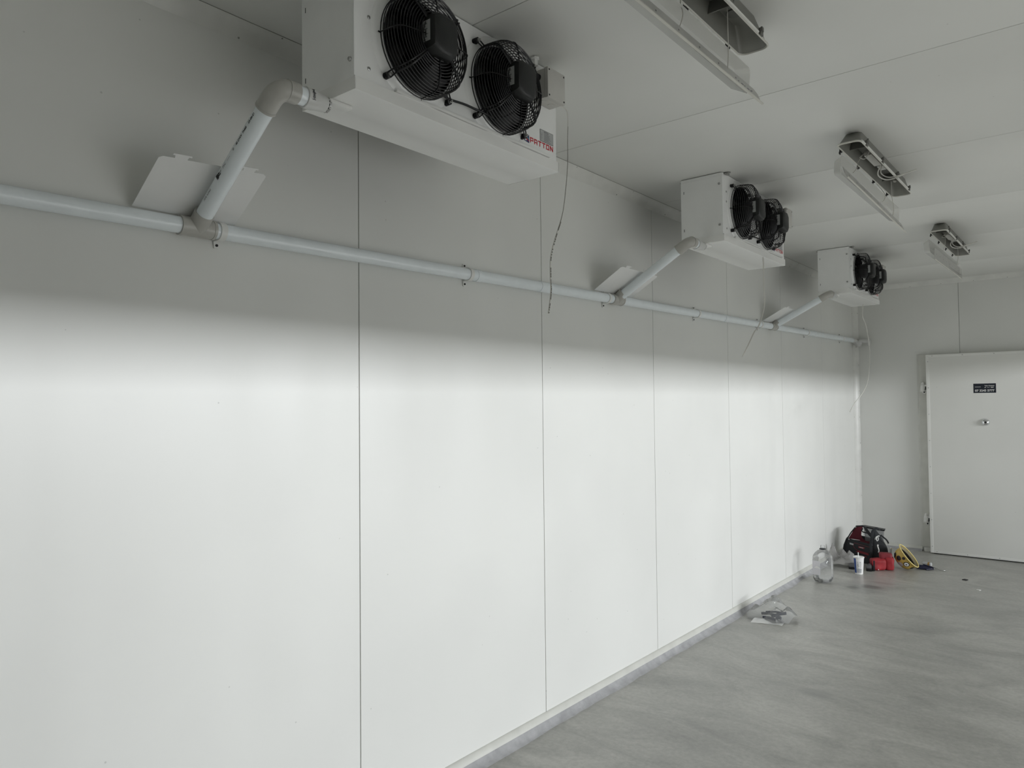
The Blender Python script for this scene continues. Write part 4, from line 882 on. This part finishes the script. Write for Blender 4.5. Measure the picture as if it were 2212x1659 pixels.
def red_bag():
    root = thing('red_pouch', 'bright red fabric pouch beside the black bags, next to the yellow hat', 'pouch', Q(0.125, -0.08, 0))
    b = MB(); b.T = FR @ Matrix.Translation((0.0, -0.115, 0))
    def tp(q, u): return (q.x+0.012*(u.z-0.5)*(u.x-0.5)*2, q.y-0.10*(1-u.x)*0.35, q.z)
    soft(b, (0.034, -0.145, 0.0), (0.158, -0.02, 0.108), tp, amp=0.006, freq=22, seed=3); soft(b, (0.152, -0.12, 0.0), (0.228, 0.0, 0.122), None, amp=0.006, freq=22, seed=8); b.build('pouch_body', 'redcloth', root)
    b = MB(); b.T = FR @ Matrix.Translation((0.0, -0.115, 0)); soft(b, (0.10, -0.10, 0.085), (0.215, 0.01, 0.158), None, amp=0.005, freq=20, seed=5); b.build('pouch_flap', 'darkred', root)
    b = MB(); b.T = FR @ Matrix.Translation((0.0, -0.115, 0)); soft(b, (0.016, -0.15, 0.0), (0.044, -0.03, 0.095), None, amp=0.004, freq=20, seed=9); b.build('pouch_end', 'darkred', root)
    b = MB(); b.T = FR @ Matrix.Translation((0.0, -0.115, 0)); b.box(0.046, 0.060, -0.196, -0.186, 0.0, 0.1, 0.003); b.build('pouch_strap', 'blackcloth', root)
    b = MB(); b.T = FR @ Matrix.Translation((0.0, -0.115, 0)); b.lathe([(0.005, 0), (0.003, 0.003)], (0.09, -0.178, 0.015), (0, -1, 0), 10); b.build('pouch_stud', 'white', root)
    b = MB(); b.T = FR @ Matrix.Translation((0.0, -0.115, 0)); b.lathe([(0.010, 0), (0.010, 0.05), (0.0095, 0.055)], (0.203, 0.06, 0.125), (0.05, 0, 1), 16); b.mi = 1; b.lathe([(0.0105, 0.055), (0.0105, 0.065), (0.006, 0.067)], (0.203, 0.06, 0.125), (0.05, 0, 1), 16)
    b.mi = 0; b.lathe([(0.012, -0.125), (0.010, 0.0)], (0.203, 0.06, 0.126), (0, 0, 1), 12)
    tag(b.build('small_tube', ['tube', 'chrome']), 'small silver-capped tube standing behind the red pouch', 'tube')
red_bag()
# battery packs
for (a0, a1, bb, hz, lab) in ((-0.172, -0.085, -0.315, 0.047, 'black and grey battery pack left of the paper cup'), (-0.018, 0.034, -0.345, 0.056, 'black and grey battery pack between paper cup and red pouch')):
    root = thing('battery_pack', lab, 'battery', Q((a0+a1)/2, bb+0.05, 0), 'battery packs by the tool bag')
    b = MB(); b.T = FR; b.box(a0, a1, bb, bb+0.085, 0.001, hz*0.48, 0.006); b.build('pack_base', 'black', root)
    b = MB(); b.T = FR; b.box(a0+0.004, a1-0.003, bb+0.004, bb+0.080, hz*0.46, hz, 0.007); b.box(a0+0.02, a1-0.012, bb+0.02, bb+0.065, hz, hz+0.008, 0.003); b.build('pack_top', 'batgrey', root)
    b = MB(); b.T = FR; b.box(a1+0.001, a1+0.016, bb+0.02, bb+0.075, 0.001, hz*0.85, 0.004); b.build('pack_latch', 'black', root)
# paper cup
def cup():
    c = V((0.398, 7.485, 0)); root = thing('paper_cup', 'white paper cup with a blue stripe, lid and straw', 'cup', c)
    Hc = 0.158; rb, rt_ = 0.034, 0.0450
    def rad(z): return rb+(rt_-rb)*z/Hc
    b = MB(); b.lathe([(rb-0.001, 0.0), (rb+0.0008, 0.002), (rb+0.0005, 0.008), (rad(0.01), 0.01), (rt_, Hc), (rt_-0.001, Hc), (rb-0.002, 0.012)], c, (0, 0, 1), 40); b.build('cup_body', 'cupwhite', root)
    b = MB(); b.lathe([(rt_+0.0015, Hc-0.006), (rt_+0.0035, Hc-0.003), (rt_+0.0035, Hc+0.003), (rt_+0.001, Hc+0.006), (rt_-0.004, Hc+0.006), (rt_-0.006, Hc+0.001), (0.004, Hc+0.001)], c, (0, 0, 1), 40); b.build('cup_lid', 'cupwhite', root)
    b = MB(); b.tube([c+V((-0.002, -0.004, Hc-0.03)), c+V((-0.003, -0.004, Hc+0.045))], 0.0042, 10); b.build('straw', 'cupwhite', root)
    tc = math.atan2(-7.49, 2.28-0.388)   # direction toward the camera
    def patch(b, a0, a1, z0, z1, lift=0.0006, n=8):
        vs = []
        for z in (z0, z1):
            for k in range(n+1): a = tc+a0+(a1-a0)*k/n; vs.append(c+V(((rad(z)+lift)*math.cos(a), (rad(z)+lift)*math.sin(a), z)))
        b.add(vs, [(k, k+1, n+2+k, n+1+k) for k in range(n)])
    b = MB(); patch(b, -1.45, -0.62, 0.012, Hc-0.008); pr = b.build('blue_stripe', 'cupblue', root)
    b = MB(); patch(b, -0.50, 0.62, 0.016, 0.056); b.build('grey_panel', 'cupgrey', root)
    b = MB(); random.seed(9)
    for col in ((-0.40, 0.05), (0.16, 0.62)):
        z = 0.120
        while z > 0.062:
            w_ = (col[1]-col[0])*(0.5+0.5*random.random()); h_ = random.choice([0.0012, 0.0012, 0.003]); patch(b, col[0], col[0]+w_, z-h_, z, n=4); z -= h_+0.0032
    b.build('cup_print', 'greyink', root)
cup()
# water bottle
def bottle():
    c = V((0.228, 6.945, 0)); root = thing('water_bottle', 'large clear plastic water bottle, nearly empty, beside the left wall', 'bottle', c)
    def sec(w, z, r): return [c+V((p, q, z)) for p, q in rrect(w, w, r, 5)]
    rot = Matrix.Translation(c) @ Matrix.Rotation(-0.25, 4, 'Z') @ Matrix.Translation(-c)
    prof = [(0.092, 0.001, 0.04), (0.128, 0.010, 0.045), (0.146, 0.035, 0.045), (0.150, 0.06, 0.042), (0.149, 0.15, 0.042), (0.150, 0.208, 0.042), (0.144, 0.215, 0.045), (0.150, 0.222, 0.045), (0.146, 0.244, 0.052), (0.124, 0.268, 0.056), (0.082, 0.288, 0.040), (0.050, 0.296, 0.0245), (0.050, 0.302, 0.0245)]
    b = MB(); b.T = rot; b.loft([sec(w, z, min(r, w/2-0.001)) for w, z, r in prof], True, False)
    for zz in (0.075, 0.13, 0.17): b.T = rot
    b.build('bottle_body', 'clear', root, ang=1.2)
    b = MB(); b.T = rot; ip = [(0.086, 0.006, 0.036), (0.122, 0.014, 0.042), (0.140, 0.037, 0.042), (0.143, 0.048, 0.04)]; b.loft([sec(w, z, min(r, w/2-0.001)) for w, z, r in ip]); b.build('leftover_water', 'water', root, ang=1.2)
    b = MB(); b.lathe([(0.026, 0.298), (0.0275, 0.299), (0.0275, 0.305), (0.0255, 0.306)], c, (0, 0, 1), 28); b.build('neck_ring', 'black', root)
    b = MB(); b.lathe([(0.0185, 0.305), (0.0185, 0.328), (0.017, 0.333), (0.010, 0.334)], c, (0, 0, 1), 24)
    b.lathe([(0.020, 0.312), (0.020, 0.315)], c, (0, 0, 1), 24); b.build('bottle_mouth', 'clear', root)
    b = MB(); b.T = rot; y = c.y-0.0755; b.slab([(c.x-0.056, y, 0.075), (c.x+0.018, y, 0.075), (c.x+0.018, y, 0.200), (c.x-0.056, y, 0.200)], (0, -1, 0), 0.0006)
    lb = b.build('bottle_label', 'paperfilm', root, smooth=False)
    b = MB(); b.T = rot; y -= 0.0009; pts = [(c.x-0.040+0.058*k/12, 0.138+0.016*math.sin(PI*k/12)) for k in range(13)]; b.add([(x, y, z) for x, z in pts]+[(x, y, 0.134) for x, z in reversed(pts)], [tuple(range(26))]); b.build('label_shape', 'cupwhite', lb, smooth=False)
bottle()
# crumpled films
def film(name, label, cat, ctr, pts, hts, matn, seed, nseg=40):
    """heap of plastic film: outline polygon (dx,dy) on the floor and a peaked crumpled surface"""
    b = MB(); ctr = V(ctr); nr = 12; n = nseg; vs = []
    L_ = len(pts)
    def outline(t):
        k = t*L_; i = int(k) % L_; f = k-int(k); a = V(pts[i]); c = V(pts[(i+1) % L_]); return a.lerp(c, f)
    for r in range(nr+1):
        q = r/nr
        for k in range(n):
            o = outline(k/n)*q; h = 0
            for (hx, hy, hz, hr) in hts:
                d = (V((o.x, o.y))-V((hx, hy))).length/hr; h = max(h, hz*max(0, 1-d))
            nz = noise.noise(V((o.x*28+seed, o.y*28, seed)))+0.5*noise.noise(V((o.x*60+seed, o.y*60, seed)))
            z = h+(0.010+0.2*h)*abs(nz)*(1-q**4)+0.0015; 
            vs.append(ctr+V((o.x+0.006*nz, o.y+0.006*nz, max(z, 0.0012))))
    fs = [(r*n+k, r*n+(k+1) % n, (r+1)*n+(k+1) % n, (r+1)*n+k) for r in range(nr) for k in range(n)]
    b.add(vs, fs); return b
root = thing('plastic_bag', 'clear plastic bag with dark parts inside, lying nearest on the floor by the left wall', 'bag', (0.27, 5.57, 0))
b = film('', '', '', (0.255, 5.575, 0), [(-0.145, -0.13), (0.03, -0.17), (0.155, -0.10), (0.19, 0.03), (0.115, 0.13), (0.0, 0.15), (-0.13, 0.10), (-0.19, -0.02)], [(-0.01, 0.07, 0.155, 0.17), (0.12, 0.0, 0.10, 0.11), (-0.11, -0.02, 0.09, 0.10), (0.05, -0.04, 0.085, 0.12)], 'film', 3.3)
b.build('bag_film', 'film', root, ang=0.35)
b = MB(); b.T = Matrix.Translation((-0.065, -0.03, 0))
for (p, q, r) in (((0.24, 5.60, 0.022), (0.36, 5.58, 0.030), 0.010), ((0.33, 5.56, 0.020), (0.42, 5.62, 0.048), 0.012), ((0.28, 5.52, 0.016), (0.38, 5.50, 0.020), 0.011), ((0.37, 5.55, 0.018), (0.41, 5.53, 0.030), 0.014), ((0.25, 5.66, 0.02), (0.40, 5.66, 0.035), 0.008)): b.tube([p, V(p).lerp(V(q), 0.5)+V((0, 0, 0.006)), q], r, 8, squash=0.6)
b.build('dark_part', 'toolblue', root, split=True)
b = MB(); b.T = Matrix.Translation((-0.035, -0.03, 0)); vs = []
for i in range(13):
    for j in range(4):
        x = 0.205+0.215*i/12+0.02*j/3*(-0.2); y = 5.385+0.095*j/3+0.055*(i/12)+0.0; vs.append(V((x, y, 0.004+0.012*j/3+0.004*noise.noise(V((x*30, y*30, 1))))))
b.add(vs, [(i*4+j, (i+1)*4+j, (i+1)*4+j+1, i*4+j+1) for i in range(12) for j in range(3)]); ff = b.build('folded_flap', 'flapfilm', root, ang=0.9)
root = thing('plastic_bag', 'greyish crumpled plastic bag between the water bottle and the tool bag', 'bag', (0.15, 7.72, 0))
b = film('', '', '', (0.12, 7.79, 0), [(-0.07, -0.12), (0.10, -0.13), (0.21, -0.07), (0.20, 0.10), (0.10, 0.20), (-0.04, 0.22), (-0.08, 0.08)], [(-0.055, 0.04, 0.20, 0.09), (0.02, 0.12, 0.14, 0.12), (0.13, -0.02, 0.16, 0.09), (0.06, -0.04, 0.08, 0.14)], 'greyfilm', 8.1, 48)
b.build('bag_film', 'greyfilm', root, ang=0.35)

# yellow hard hat lying on its side
def hat():
    c = V((0.705, 7.935, 0.0)); root = thing('hard_hat', 'yellow stickered hard hat lying on its side beside the red pouch', 'hat', c)
    # crown axis points left-down and slightly forward; opening faces up-right toward the camera
    axis = (RV*-0.50+BV*0.12+V((0, 0, -0.42))+BV*0.35).normalized(); axis = (RV*-0.66+BV*0.20+V((0, 0, -0.52))).normalized()
    u = (V((0, 0, 1))*0.75-RV*0.55); u = (u-axis*u.dot(axis)).normalized(); w = axis.cross(u).normalized()
    ctr = c+V((0, 0, 0.112))+RV*0.035
    b = MB(); n = 40; ra, rb = 0.112, 0.088; loops = []
    for (k, d) in ((1.02, -0.004), (1.0, 0.012), (0.985, 0.04), (0.94, 0.064), (0.83, 0.090), (0.62, 0.109), (0.34, 0.120), (0.06, 0.123)):
        loops.append([ctr+u*ra*k*math.cos(2*PI*i/n)+w*rb*k*math.sin(2*PI*i/n)+axis*d for i in range(n)])
    zmin = min(p.z for lp in loops for p in lp); sh = V((0, 0, 0.002-zmin)); loops = [[p+sh for p in lp] for lp in loops]; ctr = ctr+sh
    b.loft(loops, False, True); b.build('hat_shell', 'yellow', root, ang=1.2)
    b = MB(); inn = []
    for (k, d) in ((1.0, 0.0), (0.95, 0.03), (0.90, 0.060), (0.78, 0.084), (0.56, 0.102), (0.05, 0.114)): inn.append([ctr+u*ra*k*math.cos(2*PI*i/n)+w*rb*k*math.sin(2*PI*i/n)+axis*d for i in range(n)])
    b.loft(inn, False, True); b.build('hat_inside', 'hatin', root, ang=1.2)
    b = MB(); b.tube([ctr+u*(ra+0.008+0.012*max(0, math.cos(2*PI*i/n)))*math.cos(2*PI*i/n)+w*(rb+0.006)*math.sin(2*PI*i/n)-axis*0.003 for i in range(n)], 0.005, 8, closed=True); b.build('hat_rim', 'yellowrim', root)
    b = MB(); b.loft([[ctr+u*ra*k*math.cos(a)+w*rb*k*math.sin(a)+axis*d for k, d in ((0.90, 0.022), (0.90, 0.052), (0.87, 0.052), (0.87, 0.022))] for a in [2*PI*i/n for i in range(n+1)]], False, False)
    b.tube(catmull([ctr+u*ra*0.85+axis*0.045, ctr+axis*0.088+w*0.01, ctr-u*ra*0.85+axis*0.045]), 0.008, 6, squash=0.3); b.tube(catmull([ctr+w*rb*0.85+axis*0.045, ctr+axis*0.088, ctr-w*rb*0.85+axis*0.045]), 0.008, 6, squash=0.3)
    b.build('hat_harness', 'ink', root)
    b = MB()
    a0 = ctr+u*0.02+axis*0.070; b.slab([a0+u*0.03+w*0.03, a0+u*0.03-w*0.02, a0-u*0.02-w*0.02, a0-u*0.02+w*0.03], -axis, 0.003); b.build('hat_pad', 'maroon', root)
    # stickers that follow the curve of the shell
    prf = [(1.0, 0.012), (0.985, 0.04), (0.94, 0.064), (0.83, 0.090), (0.62, 0.109), (0.34, 0.120), (0.06, 0.123)]
    def sp(th, t, lift):
        t = max(0, min(len(prf)-1.001, t)); i_ = int(t); f = t-i_; k = prf[i_][0]*(1-f)+prf[i_+1][0]*f; d = prf[i_][1]*(1-f)+prf[i_+1][1]*f
        q = u*ra*k*math.cos(th)+w*rb*k*math.sin(th)+axis*d; return ctr+q*(1+lift)
    toc = (CAM-ctr).normalized(); best = max([2*PI*i/72 for i in range(72)], key=lambda a: (u*math.cos(a)+w*math.sin(a)).dot(toc-V((0, 0, 0.3))))
    def stick(th, t, rr, mn, nm, lift):
        vs = [sp(th, t, lift)]; fs = []
        for ring in (0.5, 1.0):
            for k in range(20): a = 2*PI*k/20; vs.append(sp(th+rr/0.1*ring*math.cos(a), t+rr/0.026*ring*math.sin(a), lift))
        for k in range(20): fs.append((0, 1+k, 1+(k+1) % 20)); fs.append((1+k, 21+k, 21+(k+1) % 20, 1+(k+1) % 20))
        bb = MB(); bb.add(vs, fs); bb.build(nm, mn, root)
    stick(best-0.25, 1.2, 0.026, 'ink', 'sticker_ring', 0.012); stick(best-0.25, 1.2, 0.019, 'cupwhite', 'round_sticker', 0.02); stick(best-0.25, 1.2, 0.009, 'greyink', 'sticker_print', 0.026)
    stick(best+0.55, 2.0, 0.024, 'ink', 'dark_sticker', 0.012); stick(best+1.15, 3.0, 0.028, 'ink', 'dark_sticker', 0.012); stick(best+0.0, 3.4, 0.030, 'label', 'pale_sticker', 0.012); stick(best-0.95, 1.0, 0.018, 'ink', 'dark_sticker', 0.012); stick(best+0.3, 0.5, 0.013, 'ink', 'dark_sticker', 0.012)
hat()
# small jar and tools on the floor right of the hat
b = MB(); c = V((0.835, 8.22, 0.022)); d = V((0.97, -0.12, 0)); root = thing('small_jar', 'small white jar with an amber band, lying behind the dark tools', 'jar', (0.86, 8.215, 0))
b.lathe([(0.018, -0.03), (0.021, -0.027), (0.021, 0.045), (0.016, 0.05)], c, d, 20); b.build('jar_body', 'label', root)
b = MB(); b.lathe([(0.0215, 0.018), (0.0215, 0.033)], c, d, 20); b.build('jar_band', 'amber', root)
root = thing('tool_bundle', 'dark blue bundle of hand tools with a thin hooked tip, right of the hat', 'tool', (0.86, 8.10, 0))
b = MB()
for (p, q, r0_, r1_) in (((0.775, 8.06, 0.014), (0.905, 8.075, 0.012), 0.013, 0.009), ((0.77, 8.09, 0.020), (0.90, 8.12, 0.016), 0.013, 0.009), ((0.79, 8.03, 0.010), (0.90, 8.06, 0.010), 0.009, 0.007), ((0.83, 8.11, 0.034), (0.92, 8.10, 0.014), 0.008, 0.006)): b.tube([p, V(p).lerp(V(q), 0.3), V(p).lerp(V(q), 0.7), q], [r0_*0.8, r0_, r0_*0.9, r1_], 10)
b.tube([(0.87, 8.02, 0.006), (0.90, 8.055, 0.010), (0.925, 8.07, 0.010)], 0.006, 8); b.build('tool_handle', 'toolblue', root, split=True)
b = MB(); b.tube(catmull([(0.895, 8.115, 0.020), (0.93, 8.10, 0.018), (0.965, 8.085, 0.010), (0.995, 8.075, 0.006), (1.015, 8.085, 0.006), (1.020, 8.10, 0.009), (1.010, 8.11, 0.012)]), 0.0035, 8); b.tube([(0.90, 8.07, 0.010), (0.95, 8.08, 0.007)], 0.003, 8); b.build('hooked_tip', 'steel', root)
# wire loop, scraps
b = MB(); b.tube(catmull([(0.265, 7.555, 0.002), (0.28, 7.50, 0.002), (0.31, 7.49, 0.002), (0.335, 7.52, 0.002), (0.325, 7.56, 0.003), (0.30, 7.58, 0.004)]), 0.0012, 6); tag(b.build('wire_loop', 'steel'), 'small loop of thin wire on the floor left of the paper cup', 'wire')
b = MB(); b.slab([(1.20, 7.78, 0.001), (1.235, 7.77, 0.001), (1.245, 7.80, 0.001), (1.215, 7.815, 0.001)], (0, 0, 1), 0.007); tag(b.build('floor_scrap', 'ink'), 'small dark scrap on the floor in front of the door', 'scrap')
b = MB(); b.slab([(1.35, 7.44, 0.001), (1.375, 7.43, 0.001), (1.385, 7.45, 0.001), (1.355, 7.455, 0.001)], (0, 0, 1), 0.004); tag(b.build('floor_scrap', 'white'), 'small white scrap on the floor in front of the door', 'scrap')
